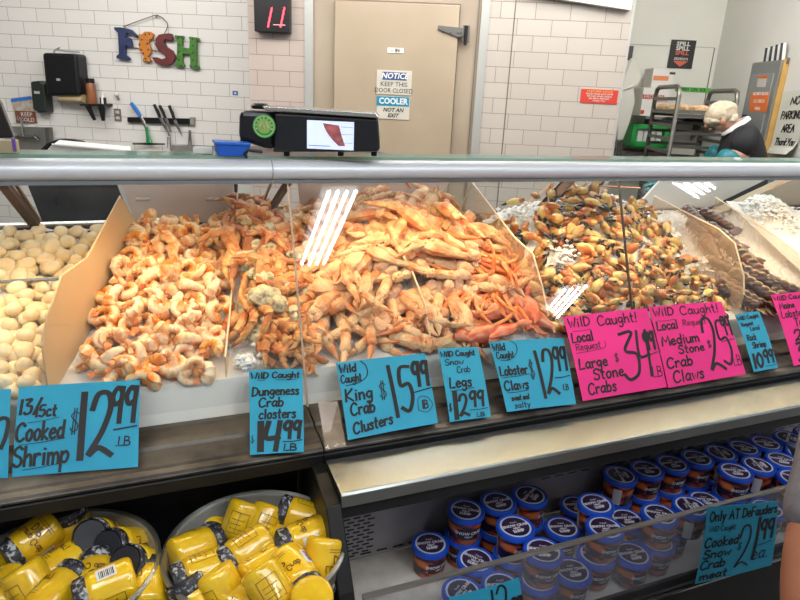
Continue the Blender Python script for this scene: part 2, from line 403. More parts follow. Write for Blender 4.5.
# ================================================================ ICE
def S(Y): return .905 + .372*(Y-1.49)
MOUND = [  # heaps of product and ice: x, Y, radius x, radius Y, height
    (.0, 1.85, .16, .34, .035), (.30, 1.9, .13, .3, .05), (.78, 1.88, .36, .30, .12), (1.05, 1.62, .2, .2, .03),
    (1.60, 1.98, .46, .30, .12), (1.50, 1.62, .40, .2, .05), (2.20, 1.9, .14, .3, .04), (2.62, 2.0, .16, .16, .12)]
def heap(x, Y):
    h = S(Y)
    for a, b, rx, ry, k in MOUND:
        q = ((x-a)/rx)**2 + ((Y-b)/ry)**2
        if q < 1: h += k*(1-q)**1.0
    return h
ICEM = mat('crushed ice', (.93, .93, .93), .35, 0, (.84, .86, .88), 60, bump=.35, bscale=140)
rr = random.Random(3)
mb = MB(); nx, ny = 420, 70; x0, x1, y0, y1 = XL, XR, 1.487, 2.19
for j in range(ny+1):
    for i in range(nx+1):
        x = x0+(x1-x0)*i/nx; y = y0+(y1-y0)*j/ny
        mb.v.append((x, y, heap(x, y)-.014+rr.uniform(-.005, .005)))
mb.f = [(j*(nx+1)+i, j*(nx+1)+i+1, (j+1)*(nx+1)+i+1, (j+1)*(nx+1)+i) for j in range(ny) for i in range(nx)]; mb.sm = [False]*len(mb.f)
ice = mb.build('crushed_ice', ICEM); stuff(ice, 'bed of crushed white ice under the shellfish in the case', 'ice')
# ================================================================ DIVIDERS
EDGE = mat('polished acrylic edge', (.80, .66, .50), .2, 0)
def plate(A, B, prof, m, label, th=.004, name='divider_plate'):
    A = V((*A, 0)); B = V((*B, 0)); dd = (B-A).normalized(); nr = V((dd.y, -dd.x, 0))*th
    P = [A+dd*s+V((0, 0, z)) for s, z in prof]
    t = thing('divider', label, 'divider', A, 'divider plates standing between the shellfish bins')
    MB().prism([p-A for p in P], nr).build(name, m, t, bevel=.0008)
    MB().sweep([p-A+nr/2+V((0, 0, .0015)) for p in P[1:-1]], [.0028]*(len(P)-2), 6).build('polished_edge', EDGE if m is ACRYL else TAN, t)
    return t
TAN = mat('frosted tan divider', (.66, .48, .28), .4, 0, (.60, .43, .25), 4, sss=.0)
tops = [(0, .90), (0, 1.03), (.035, 1.08), (.13, 1.157), (.27, 1.163), (.53, 1.283), (.66, 1.16), (.66, 1.10)]
plate((-.256, 1.485), (-.05, 2.1), tops, TAN, 'frosted tan divider between scallops and cooked shrimp, raised to a peak')
plate((.140, 1.485), (.262, 2.1), [(0, .90), (0, .955), (.2, 1.02), (.4, 1.10), (.52, 1.20), (.64, 1.27), (.66, 1.10)], ACRYL, 'narrow clear divider between cooked shrimp and dungeness clusters')
plate((.705, 1.485), (.735, 2.05), [(0, .89), (0, .95), (.05, 1.03), (.22, 1.12), (.30, 1.155), (.55, 1.19), (.56, 1.05)], ACRYL, 'clear divider buried in the king crab pile')
plate((1.10, 1.485), (1.10, 2.12), [(0, .89), (0, .98), (.05, 1.06), (.12, 1.145), (.24, 1.175), (.56, 1.31), (.63, 1.20), (.63, 1.0)], ACRYL, 'tall peaked clear divider between king crab and stone crab claws')
plate((1.915, 1.485), (2.06, 2.15), [(0, .89), (0, .99), (.02, 1.05), (.10, 1.15), (.20, 1.18), (.66, 1.23), (.67, 1.05)], ACRYL, 'clear cut-corner divider in front of the lobster tails')
plate((2.25, 1.485), (2.42, 2.15), [(0, .89), (0, 1.0), (.10, 1.10), (.3, 1.15), (.66, 1.22), (.67, 1.05)], ACRYL, 'clear divider on the right of the lobster tails')
# ================================================================ LOWER CASE (right) AND BLACK WELL (left)
low = thing('open_front_cooler', 'steel-topped open cooler well with perforated back, holding crab meat tubs', 'cooler', (0, 1.2, 0))
def lp(mb, name, m, **k):
    mb.v = [(x, y-1.2, z) for x, y, z in mb.v]; return mb.build(name, m, low, **k)
LX = .337
lp(xpoly(MB(), [(1.236, .775), (1.110, .768), (1.105, .762), (1.105, .733), (1.112, .733), (1.115, .757), (1.236, .765)], LX, XR), 'top_ledge', mat('polished ledge steel', (.27, .29, .28), .27, .8, (.24, .26, .25), 3), bevel=.0015)
lp(xpoly(MB(), [(1.112, .700), (1.135, .700), (1.145, .757), (1.117, .753)], LX, XR), 'ledge_shade', BLACK)  # black strip drawn in for the shade under the ledge front
WELL = mat('dull well steel', (.46, .45, .47), .4, .2, (.28, .27, .31), 5, lo=.3, hi=.7)
lp(xpoly(MB(), [(1.362, .70), (1.385, .332), (1.395, .332), (1.372, .70)], LX, XR), 'back_panel', WELL)
lp(MB().box((LX, 1.14, .69), (XR, 1.372, .70)), 'underside', BLACK)
# perforated slots in the back panel
sl = MB(); dB = V((0, 1.362-1.385, .70-.332))
nB = V((0, -dB.z, dB.y)).normalized()
def slot(x, s, w, h):
    c = V((x, 1.385, .332)) + dB*s + nB*.0012; e = dB.normalized()*h/2
    sl.prism([c-V((w/2, 0, 0))-e, c+V((w/2, 0, 0))-e, c+V((w/2, 0, 0))+e, c-V((w/2, 0, 0))+e], nB*-.001)
for bx, s0, s1 in ((.405, .06, .50), (.435, .06, .50), (.465, .06, .50), (.495, .06, .50), (1.60, .42, .56), (1.64, .42, .56), (1.68, .42, .56), (2.4, .2, .5), (2.44, .2, .5)):
    s = s0; k = 0
    while s < s1: slot(bx+(.013 if k % 2 else 0), s, .020, .0045); s += .034; k += 1
for i in range(60):
    slot(LX+.06+i*.05, .035, .032, .005)
    if i % 5: slot(LX+.7+i*.05, .40, .032, .003)
lp(sl, 'vent_pattern', BLACK)
lp(MB().box((LX, 1.15, .30), (XR, 1.386, .33)), 'back_shelf', CREAM, bevel=.002)
lp(MB().box((LX, .985, .285), (XR, 1.15, .322)), 'front_shelf', WHITE, bevel=.002)
lp(MB().box((LX+.02, 1.0, .352), (XR, 1.006, .572)), 'front_glass', glass_mat('low glass', (.93, .95, .95), 1.5, haze=(.5, .5, .55), hz=.10))
lp(MB().box((LX+.02, .997, .572), (XR, 1.009, .579)), 'glass_edge', mat('glass edge steel', (.5, .46, .42), .3, .8))
lp(MB().box((LX, .98, .345), (XR, 1.012, .358)).box((LX, .975, .05), (XR, 1.0, .335)), 'glass_rail', BLACK, bevel=.001)
lp(MB().box((LX, .972, .336), (XR, 1.01, .343)), 'trim_strip', mat('chrome strip', (.6, .6, .62), .2, 1))
lp(MB().prism([(LX-.035, 1.232, .765), (LX-.035, 1.105, .745), (LX-.035, 1.0, .60), (LX-.035, .90, .40), (LX-.035, .90, .0), (LX-.035, 1.42, 0), (LX-.035, 1.42, .74)], (.035, 0, 0)), 'end_panel', mat('black end panel', (.008, .008, .007), .45, spec=.3), bevel=.003)
# shelf price rail tags
lp(MB().box((0, 0, 0), (.14, .004, .035), Matrix.Translation((1.90, 1.352, .562))), 'tag_holder', DARK)
for x in (1.90, 2.04): lp(MB().box((0, 0, 0), (.12, .003, .060), Matrix.Translation((x, 1.362, .505))), 'paper_tag', mat('pale tag paper', (.5, .48, .47), .6))
well = thing('black_well', 'black bumper cabinet under the sill, holding the two metal tubs', 'cabinet', (-.3, 1.2, 0))
def bp_(mb, name, m, **k):
    mb.v = [(x+.3, y-1.2, z) for x, y, z in mb.v]; return mb.build(name, m, well, **k)
bp_(MB().box((XL, 1.37, .0), (LX-.04, 1.40, .752)), 'back_panel', BLACK)
bp_(MB().box((XL, .86, .40), (LX-.04, 1.37, .43)), 'floor_panel', BLACK)
bp_(MB().box((XL, .86, .0), (LX-.04, .88, .43)), 'front_panel', BLACK)
# ================================================================ METAL TUBS AND JARS
def bucket(cx, cy, label):
    t = thing('metal_tub', label, 'tub', (cx, cy, .43), 'galvanised tubs of jars')
    Rr = .192
    prof = [(.155, 0), (.158, .004), (Rr-.004, .222), (Rr, .226), (Rr+.001, .232), (Rr-.004, .235), (Rr-.008, .230), (Rr-.010, .222), (.150, .008), (0, .008)]
    MB().lathe(prof, 56).build('tub_wall', GALV, t)
    MB().lathe([(Rr-.003, .224), (Rr+.003, .227), (Rr+.003, .233), (Rr-.003, .237), (Rr-.008, .233)], 56).build('rolled_rim', mat('tub rim', (.5, .51, .48), .3, .9), t)
    return t
BZ = .66
bkR = (at(163, 560, z=BZ)+at(349, 560, z=BZ))*.5
bR = V((.155, 1.135, 0)); bL = V((-.232, 1.185, 0))
bucket(bR.x, bR.y, 'galvanised round tub of yellow jars, the one nearer the steel cooler')
bucket(bL.x, bL.y, 'galvanised round tub of yellow jars cut by the left edge')
YEL = mat('yellow crab dip', (.84, .55, .014), .22, 0, (.78, .46, .012), 30, coat=1, rnd=.10, bump=.12, bscale=60)
LIDB = mat('black jar lid', (.018, .019, .024), .35, 0)
WRAP = mat('crimped seal band', (.03, .03, .035), .25, 0, (.42, .44, .46), 90, bump=.5, bscale=150, lo=.5, hi=.62)
LBL = mat('white label', (.75, .75, .72), .5)
jar0 = thing('dip_jar', 'x', 'jar', (0, 0, -5), 'yellow jars heaped in the metal tubs')
jr, jl = .041, .088
MB().lathe([(0, .001), (jr*.8, 0), (jr*.95, .004), (jr, .012), (jr, jl*.86), (jr*.95, jl*.95), (jr*.82, jl), (jr*.80, jl+.004), (0, jl+.004)], 28).build('glass_body', YEL, jar0)
MB().lathe([(jr*.86, jl-.003), (jr*.93, jl), (jr*.95, jl+.004), (jr*.93, jl+.018), (jr*.86, jl+.021)], 40).build('seal_band', WRAP, jar0)
lid = MB().lathe([(jr*.80, jl+.012), (jr*.80, jl+.0222), (jr*.78, jl+.0235), (0, jl+.023)], 28).build('lid', LIDB, jar0)
# curved label with bars, and dark lettering strokes wrapped on the glass
def onjar(a, z, r=jr+.0004): return V((r*math.cos(a), r*math.sin(a), z))
lb = MB()
for i in range(6):
    a0, a1 = -.33+i*.11, -.33+(i+1)*.11
    lb.add([onjar(a0, .030), onjar(a1, .030), onjar(a1, .066), onjar(a0, .066)], [(0, 1, 2, 3)])
lbl = lb.build('barcode_label', LBL, jar0)
bc = MB()
for i in range(9):
    z0 = .034+i*.0032; zz = z0+(.0014 if i % 3 else .0022)
    for q in range(3):
        a0, a1 = -.24+q*.13, -.24+(q+1)*.13
        bc.add([onjar(a0, z0, jr+.0008), onjar(a1, z0, jr+.0008), onjar(a1, zz, jr+.0008), onjar(a0, zz, jr+.0008)], [(0, 1, 2, 3)])
bc.build('barcode', INK, lbl)
lt = MB(); rj = random.Random(5)
ASP[0] = 1
def jf(x, y): return onjar(PI/1.9 + (.5-x)*1.5, .012+y*.066, jr+.0007)
write(lt, 'Lump Crab', .05, .62, .20, jf, .035, 1.0)
write(lt, 'DIP', .3, .30, .24, jf, .045, 1.0)
for yy in (.12, .2): ribbon(lt, [(.1, yy), (.9, yy)], .02, jf)
lt.build('jar_lettering', mat('brown print', (.12, .05, .01), .5), jar0)
ltb = MB()
def jf2(x, y): return onjar(-PI/1.7 + (.5-x)*1.5, .012+y*.066, jr+.0007)
for q in ([(.1, .2), (.1, .9), (.8, .9), (.8, .2), (.1, .2)], [(.2, .75), (.7, .75)], [(.2, .6), (.6, .6)], [(.2, .45), (.7, .45)], [(.45, .2), (.45, .9)]): ribbon(ltb, q, .02, jf2)
ltb.build('facts_panel', mat('brown print', (.12, .05, .01)), jar0)
first = [True]
def jar(bpx, lpx, zb, zl, spin, label):
    a = at(*bpx, z=zb); b = at(*lpx, z=zl); ax = (b-a).normalized()
    u = ax.orthogonal().normalized(); Mx = frame(a, u, ax.cross(u), ax) @ Matrix.Rotation(spin, 4, 'Z')
    mid = (a+b)/2; Mx.translation = mid - ax*(jl+.022)/2
    if first[0]: jar0.matrix_world = Mx; jar0['label'] = label; first[0] = False
    else: dup(jar0, Mx, label)
T1 = 'yellow jar in the left metal tub, '; T2 = 'yellow jar in the right metal tub, '
JL = [((50,528),(14,554),.66,.64,0,T1+'lying highest at the back left'),
 ((78,541),(69,516),.60,.67,1,T1+'tilted up against its back rim'),
 ((106,537),(90,536),.61,.68,2,T1+'black lid facing out beside its back rim'),
 ((138,545),(108,547),.61,.67,.5,T1+'big black lid facing out at the middle'),
 ((152,568),(126,563),.60,.67,2,T1+'black lid facing out near its right rim'),
 ((147,601),(148,574),.62,.63,3,T1+'standing upright at its right rim'),
 ((95,592),(98,566),.625,.64,4,T1+'standing upright at the middle'),
 ((128,578),(84,597),.66,.65,2.2,T1+'lying across the front with a bright streak'),
 ((50,574),(84,553),.625,.63,5,T1+'lying under the highest jar, lid to the right'),
 ((30,568),(66,546),.59,.60,.6,T1+'half buried under the highest jar'),
 ((24,574),(44,606),.66,.60,1.6,T1+'base up at the front left'),
 ((46,606),(70,580),.63,.64,2.9,T1+'lid crimped and pointing back at the front'),
 ((0,565),(-24,548),.62,.60,.2,T1+'cut by the frame above another'),
 ((12,585),(-4,610),.61,.60,3.2,T1+'lowest at the left edge of the picture'),
 ((120,612),(150,622),.60,.58,1.2,T1+'just entering at the bottom edge')]
JR = [((176,557),(216,541),.66,.65,4.6,T2+'lying at its left rim'),
 ((245,510),(234,540),.655,.60,1.4,T2+'leaning head down at the back with a barcode'),
 ((268,513),(255,545),.65,.60,1.1,T2+'second at the back with a barcode'),
 ((214,520),(210,540),.58,.60,1.1,T2+'mostly hidden, dark seal showing'),
 ((222,566),(178,582),.65,.65,4.4,T2+'below the one at its left rim'),
 ((262,541),(228,564),.675,.66,4.2,T2+'on top at the middle with printed panel'),
 ((250,580),(280,556),.645,.65,4.8,T2+'lying under the top one, lid to the right'),
 ((218,580),(232,606),.66,.61,1.8,T2+'base up near the front'),
 ((200,612),(190,592),.60,.64,1,T2+'front left with crimped seal up'),
 ((285,558),(308,592),.665,.65,3.2,T2+'slanting forward at the centre front'),
 ((264,578),(280,606),.69,.65,1.0,T2+'slanting forward with a barcode at the front'),
 ((312,594),(313,622),.70,.60,.4,T2+'base up at the bottom near its right rim'),
 ((325,543),(319,584),.67,.60,3.3,T2+'standing head down at its right rim'),
 ((322,532),(284,546),.655,.65,1.2,T2+'black lid facing left beside its right rim'),
 ((318,522),(284,511),.63,.65,4.4,T2+'lying along its back rim'),
 ((282,548),(268,530),.61,.59,2.0,T2+'half buried behind the black-lidded one'),
 ((240,604),(262,612),.62,.61,.4,T2+'lowest at the front between two others')]
for j in JL+JR: jar(*j)
# ================================================================ CRAB MEAT TUBS
TB = mat('blue tub lid', (.012, .085, .60), .3)
tub0 = thing('crab_tub', 'x', 'tub', (0, 0, -5), 'round tubs of snow crab meat')
tr_, th_ = .0525, .088
cup = MB().lathe([(0, .001), (.040, 0), (.0425, .003), (.048, .074), (.048, .078), (0, .078)], 32)
# printed sleeve: dark with orange crab legs
m = bpy.data.materials.new('crab tub print'); m.use_nodes = True; nt = m.node_tree; L = nt.links.new; b = nt.nodes['Principled BSDF']
tc = nt.nodes.new('ShaderNodeTexCoord'); mp = nt.nodes.new('ShaderNodeMapping'); mp.inputs['Scale'].default_value = (16, 16, 45); mp.inputs['Rotation'].default_value = (.35, .2, 0)
no = nt.nodes.new('ShaderNodeTexNoise'); no.inputs['Scale'].default_value = 1.0; no.inputs['Detail'].default_value = 2
r = nt.nodes.new('ShaderNodeValToRGB'); e = r.color_ramp.elements
e[0].position = .40; e[0].color = (.008, .007, .02, 1); e[1].position = .49; e[1].color = (.50, .07, .015, 1)
x = e.new(.6); x.color = (.72, .19, .045, 1); x = e.new(.44); x.color = (.16, .014, .008, 1)
L(tc.outputs['Object'], mp.inputs[0]); L(mp.outputs[0], no.inputs['Vector']); L(no.outputs[0], r.inputs[0]); L(r.outputs[0], b.inputs['Base Color']); b.inputs['Roughness'].default_value = .3
cupo = cup.build('cup', m, tub0)
lido = MB().lathe([(.0485, .0735), (.0525, .0745), (.0525, .0855), (.0505, .088), (.046, .0882), (.045, .0868), (0, .0868)], 40).build('lid', TB, tub0)
MB().lathe([(0, .0873), (.0425, .0873)], 40).build('lid_ring', mat('pale lid ring', (.66, .70, .86), .4), lido)
MB().lathe([(0, .0877), (.0375, .0877)], 40).build('lid_disc', mat('dark lid disc', (.022, .015, .05), .35, 0, (.05, .02, .07), 12), lido)
tm = MB()
PT = lambda x, y: Matrix.Translation((x, y, .0882))
text_mb('SNOW CRAB', .0125, PT(0, .003), .0002, bold=.0006, mb=tm)
text_mb('MEAT', .0085, PT(0, -.0075), .0002, bold=.0004, mb=tm)
text_mb('LUMP', .0125, PT(0, -.0185), .0002, bold=.0012, mb=tm)
text_mb('fresh', .010, PT(0, .016), .0002, shear=.3, mb=tm)
tm.build('lid_lettering', mat('pale print', (.75, .73, .78), .5), lido)
# sleeve: dark badge and lettering bent round the cup, white panel at the back
def cyl(a, z, off=.0005):
    r = .0425+(.048-.0425)*(z-.003)/.071+off; return V((r*math.sin(a), -r*math.cos(a), z))
def patch(a0, a1, z0, z1, m, nm, off=.0004, n=10):
    q = MB()
    for i in range(n):
        A, B = a0+(a1-a0)*i/n, a0+(a1-a0)*(i+1)/n; q.add([cyl(A, z0, off), cyl(B, z0, off), cyl(B, z1, off), cyl(A, z1, off)], [(0, 1, 2, 3)])
    return q.build(nm, m, cupo)
patch(-.35, 1.1, .020, .056, mat('sleeve badge', (.014, .012, .03), .35), 'badge')
patch(-2.3, -1.75, .005, .062, mat('white sleeve panel', (.6, .6, .62), .4), 'facts_panel')
q = MB(); w0 = MB(); text_mb('SNOW CRAB', .0135, Matrix(), .0001, bold=.0004, mb=w0); text_mb('MEAT', .009, Matrix.Translation((0, -.011, 0)), .0001, mb=w0)
q.add([cyl(.38+v[0]/.046, .042+v[1], .0008+v[2]) for v in w0.v], w0.f); q.build('sleeve_lettering', mat('pale print', (.7, .7, .7)), cupo)
# (x, Y, level, spin): rows standing back to front; level 2 stands on a level 1 tub
TUBS = []
def tubs():
    row = 0
    L2 = [(466,510),(498,501.4),(530,495),(516,527),(543,550),(596,503.5),(605,527),(621,474),(646,469),(671,462.5),(695,456),(660,514),(691,506),
          (718,451),(740,446),(763,441.6),(784,436),(798,427),(737,469),(759,463.6),(782,459),(798,451),(790,476)]
    L1 = [(433.4,542.6),(478,560),(463,591),(503,581.5),(567,527),(573,569.6),(599,557),(626,516.6),(637,551),(708,500),(577,505),(740,512),(768,508),(666,531)]
    out = []
    for u, v in L2:
        p = at(u, v, z=.33+.176); out.append((p, 2))
    for u, v in L1:
        p = at(u, v, z=.33+.088); out.append((p, 1))
    return out
pl = []
for p, lv in tubs(): pl.append([p.x, p.y, lv])
# rows settle side by side: push overlapping neighbours of one level apart
for lv in (2, 1):
    if lv == 1:
        for x_, y_, l_ in [q for q in pl if q[2] == 2]:       # what a top tub stands on
            pl.append([x_, y_, 1])
        keep = []
        for q in pl:
            if q[2] == 1 and any(k[2] == 1 and math.hypot(k[0]-q[0], k[1]-q[1]) < .062 for k in keep): continue
            keep.append(q)
        pl = keep
    for it in range(60):
        g = [q for q in pl if q[2] == lv]
        for i in range(len(g)):
            for j in range(i):
                dx, dy = g[i][0]-g[j][0], g[i][1]-g[j][1]; dd = math.hypot(dx, dy)
                if dd < .1055:
                    k = (.1056-dd)/2/(dd or 1); g[i][0] += dx*k; g[i][1] += dy*k; g[j][0] -= dx*k; g[j][1] -= dy*k
            g[i][1] = min(g[i][1], (1.306 if lv == 1 else 1.245)+.0) if lv == 1 else min(g[i][1], 1.285)
            g[i][1] = max(g[i][1], 1.066)
rt = random.Random(4); SP = {}
pl.sort(key=lambda q: (-q[2], round(q[1]/.1), q[0]))
rows = {}
for q in pl: rows.setdefault((q[2], 'back' if q[1] > 1.235 else 'middle' if q[1] > 1.135 else 'front'), []).append(q)
ORD = ['first', 'second', 'third', 'fourth', 'fifth', 'sixth', 'seventh', 'eighth', 'ninth', 'tenth', 'eleventh', 'twelfth', 'thirteenth', 'fourteenth', 'fifteenth', 'sixteenth', 'seventeenth', 'eighteenth', 'nineteenth', 'twentieth']
one = True
for (lv, rw), g in rows.items():
    g.sort(key=lambda q: q[0])
    for i, q in enumerate(g):
        sp = rt.choice([-.25, -.1, .1, .3, .9, -.6, .2]) if not (lv == 2 and i % 4 == 3) else 1.6
        Mx = Matrix.Translation((q[0], q[1], (.3305 if q[1] > 1.15+.0 else .3305)+(lv-1)*.0884)) @ Matrix.Rotation(sp-.35, 4, 'Z')
        lab = 'blue-lidded snow crab tub, %s from left in the %s row, %s' % (ORD[i], rw, 'upper level' if lv == 2 else 'on the shelf')
        if one: tub0.matrix_world = Mx; tub0['label'] = lab; one = False
        else: dup(tub0, Mx, lab)
# ================================================================ PRICE CARDS
def card(corn, planes, m, label, texts, name='price_card', asp=None, glassfn=None):
    """corn: TL TR BR BL pixels; each lands on the sill (bottom) or the leaning glass (top)"""
    P = [glassfn(c, i) for i, c in enumerate(corn)]
    TL, TR, BR, BL = P; c0 = (TL+TR+BR+BL)/4
    n = (TR-TL).cross(TL-BL).normalized()
    if n.y > 0: n = -n
    t = thing(name, label, 'price sign', c0, 'handwritten price cards')
    g = MB(); k = 8; vs = []
    def pt(x, y, off=0):
        a = BL.lerp(BR, x); b = TL.lerp(TR, x); cv = .004*math.sin(PI*y)+.0025*math.sin(PI*x)
        return a.lerp(b, y)-c0+n*(off+cv)
    for o in (0, -.0012):
        for j in range(k+1):
            for i in range(k+1): vs.append(pt(i/k, j/k, o))
    kk = k+1; fs = [(j*kk+i, j*kk+i+1, (j+1)*kk+i+1, (j+1)*kk+i) for j in range(k) for i in range(k)]
    nb = kk*kk; fs += [tuple(a+nb for a in f[::-1]) for f in fs]
    edge = [i for i in range(kk)]+[j*kk+k for j in range(1, kk)]+[k*kk+i for i in range(k-1, -1, -1)]+[j*kk for j in range(k-1, 0, -1)]
    fs += [(edge[i], edge[(i+1) % len(edge)], edge[(i+1) % len(edge)]+nb, edge[i]+nb) for i in range(len(edge))]
    g.add(vs, fs, False); g.build('card', m, t)
    ASP[0] = ((TR-TL).length+(BR-BL).length)/((TL-BL).length+(TR-BR).length)
    mbt = MB(); fn = lambda x, y: pt(x, y, .0009)
    for tx in texts:
        if tx[0] == '_': ribbon(mbt, tx[1], tx[2], fn)
        else:
            s, x, y, h, wd, x1 = tx[:6]; rise = tx[6] if len(tx) > 6 else 0
            write(mbt, s, x, y, h, fn, wd, x1=x1, rise=rise)
    mbt.build('handwriting', INK, t)
    return t
def onsill(c, i):
    if i in (2, 3): return at(*c, z=.8155)
    # on the leaning front glass, just in front of it
    r = ray(*c); nz = V((0, -d.z, d.y)); p0 = V((0, *GF))+nz*.010; o = V((0, 0, H)); t = (p0-o).dot(nz)/r.dot(nz); return o+r*t
U = lambda x0, y0, x1, y1, w=.012: ('_', [(x0, y0), ((x0+x1)/2, (y0+y1)/2-.008), (x1, y1)], w)
CRV = lambda w, *pts: ('_', catmull(list(pts)), w)
card([(-52,390),(11,389),(8,478),(-58,479)], 0, BLUECARD, 'blue card cut by the left edge, tail of a price showing', [('$', .3, .3, .5, .03, .42), ('12', .5, .25, .55, .06, .75), CRV(.045, (.8,.62), (.9,.66), (.98,.62), (.95,.45), (.88,.32))], glassfn=onsill)
card([(19,387),(140,380),(138,467),(12,477)], 0, BLUECARD, 'blue card reading cooked shrimp 12.99 in front of the shrimp',
     [('13/', .02, .67, .17, .030, .19), ('15ct', .15, .63, .13, .026, .32), U(.10, .57, .34, .61, .008), ('Cooked', .01, .37, .20, .030, .39), U(.04, .33, .40, .37, .008), ('Shrimp', .0, .10, .21, .030, .44), U(.08, .06, .40, .11, .008),
      ('$', .43, .40, .30, .012, .51), CRV(.07, (.535,.87), (.53,.5), (.525,.13)), ('2', .59, .15, .72, .060, .80), ('99', .76, .50, .42, .052, .98), CRV(.018, (.79,.42), (.98,.45)), ('.LB', .81, .24, .10, .016, .93)], glassfn=onsill)
card([(249,370.5),(302,369),(304,452),(250,455)], 0, BLUECARD, 'narrow blue card reading dungeness crab 14.99 under the clusters',
     [('WilD Caught', .03, .88, .08, .018, .95), U(.15, .86, .3, .86, .007), U(.5, .855, .9, .86, .007), ('Dungeness', .05, .66, .11, .020, .93), ('Crab', .17, .52, .11, .020, .63), ('closters', .17, .38, .11, .020, .86),
      ('-5-', .01, .12, .08, .010, .08), CRV(.07, (.20,.34), (.19,.04)), ('4', .27, .03, .31, .055, .58), ('99', .62, .15, .19, .040, .95), U(.6, .115, .97, .13, .012), ('LB', .62, .02, .07, .016, .86)], glassfn=onsill)
card([(336,363),(425,353.5),(438,423),(348,440)], 0, BLUECARD, 'blue card reading king crab clusters 15.99',
     [('Wild', .02, .84, .12, .022, .20), ('Caught', .02, .70, .11, .018, .24), CRV(.012, (.26,.98), (.31,.9), (.30,.76), (.2,.68), (.06,.66)), ('King', .04, .45, .16, .026, .33), ('Crab', .07, .27, .15, .026, .33), ('Clusters', .07, .05, .13, .026, .50, .10),
      ('$', .40, .40, .26, .012, .49), CRV(.05, (.545,.86), (.56,.16)), ('5', .62, .20, .62, .050, .78), ('99', .80, .52, .36, .050, .99), CRV(.016, (.79,.44), (1.0,.48)), ('IB', .85, .21, .11, .018, .92), CRV(.009, (.8,.2), (.82,.36), (.92,.36), (.97,.25), (.9,.16), (.8,.2))], glassfn=onsill)
card([(438,349),(478,347),(491,417),(450,422)], 0, BLUECARD, 'narrow blue card reading snow crab legs 12.99',
     [('WilD Caught', .03, .87, .08, .018, .88), ('Snow', .10, .74, .09, .014, .55), ('Crab', .35, .62, .09, .012, .68), ('Legs', .12, .42, .14, .024, .66), U(.12, .38, .7, .40, .009), ('$', .02, .12, .11, .009, .10), CRV(.06, (.20,.36), (.17,.03)), ('2', .26, .05, .27, .038, .50), ('99', .53, .15, .20, .036, .90), U(.5, .11, .95, .12, .010), ('LB', .65, .02, .05, .012, .85)], glassfn=onsill)
card([(489,342),(563,338),(576,404),(507,412)], 0, BLUECARD, 'blue card reading lobster claws 12.99, edge curling at left',
     [('Wild', .02, .85, .11, .020, .18), ('Caught', .04, .73, .10, .016, .27), CRV(.010, (.27,.99), (.33,.92), (.31,.8), (.2,.70), (.08,.70)), ('Lobster', .03, .48, .13, .024, .40), U(.04, .45, .42, .47, .009), ('Claws', .04, .27, .13, .024, .37), U(.06, .24, .36, .25, .009), ('sweet and', .10, .13, .07, .016, .34), ('salty', .12, .03, .07, .014, .34),
      ('$', .42, .38, .30, .010, .50), CRV(.045, (.555,.80), (.57,.12)), ('2', .62, .16, .66, .044, .80), ('99', .79, .48, .37, .038, .98), U(.76, .38, .98, .40, .014), ('LB', .85, .20, .08, .014, .93)], glassfn=onsill)
card([(563,317),(647,308),(667,387),(583,401)], 0, PINKCARD, 'pink card reading large stone crabs, left of the two large pink ones',
     [('WilD', .03, .85, .12, .018, .28), ('Caught!', .36, .83, .13, .018, .84), U(.06, .80, .26, .80, .007), ('Local', .03, .66, .12, .022, .27), ('Request', .05, .56, .08, .010, .33), CRV(.006, (.04,.53), (.35,.55), (.38,.63)), ('Large', .04, .34, .12, .022, .36), ('Stone', .17, .20, .12, .022, .52), ('Crabs', .08, .05, .12, .022, .40), ('$', .45, .36, .11, .008, .50),
      ('3', .52, .14, .56, .040, .76), ('4', .74, .15, .56, .036, .90), ('99', .84, .46, .22, .038, .98), CRV(.012, (.74,.36), (.98,.42)), ('LB', .86, .13, .12, .012, .98)], glassfn=onsill)
card([(648.5,307),(721,301.5),(746,374),(668.5,388)], 0, PINKCARD, 'pink card reading medium stone crab claws, right of the two large pink ones',
     [('WilD', .03, .86, .11, .018, .30), ('Caught!', .38, .85, .12, .018, .92), U(.06, .80, .28, .80, .007), ('Local', .03, .68, .11, .022, .30), ('Request', .37, .70, .08, .010, .68), ('Medium', .04, .48, .12, .022, .52), ('Stone', .22, .36, .10, .020, .55), ('Crab', .04, .21, .12, .022, .36), ('Claws', .08, .04, .13, .022, .46), ('$', .60, .38, .10, .008, .66),
      ('2', .57, .10, .68, .040, .78), ('5', .76, .14, .58, .034, .92), ('99', .87, .52, .26, .030, 1.0), CRV(.010, (.80,.44), (.98,.46)), ('LB', .88, .12, .13, .012, .99)], glassfn=onsill)
card([(735,315),(759,311),(778,368),(754,372)], 0, BLUECARD, 'smallest blue card reading rock shrimp 10.99 between two pink cards',
     [('WilD Caught', .03, .88, .07, .016, .88), ('Request', .08, .76, .07, .014, .55), ('Local', .35, .66, .08, .014, .75), ('Rock', .12, .50, .10, .018, .48), ('Shrimp', .22, .36, .10, .018, .78), ('10', .08, .05, .22, .045, .46), ('99', .52, .10, .20, .040, .95), U(.5, .05, .95, .06, .010)], glassfn=onsill)
card([(771,295),(814,290.5),(830,357),(794,366)], 0, PINKCARD, 'pink card cut by the right edge reading maine lobster tails',
     [('WilD Caught', .02, .90, .07, .016, .80), ('Maine', .08, .77, .09, .018, .42), ('Lobster', .06, .64, .10, .018, .60), ('Tails', .30, .50, .11, .018, .66), ('2', .2, .30, .15, .028, .40), ('99', .5, .32, .12, .02, .7), ('39', .15, .03, .24, .036, .60)], glassfn=onsill)
def onlow(c, i): return at(*c, y=.966)
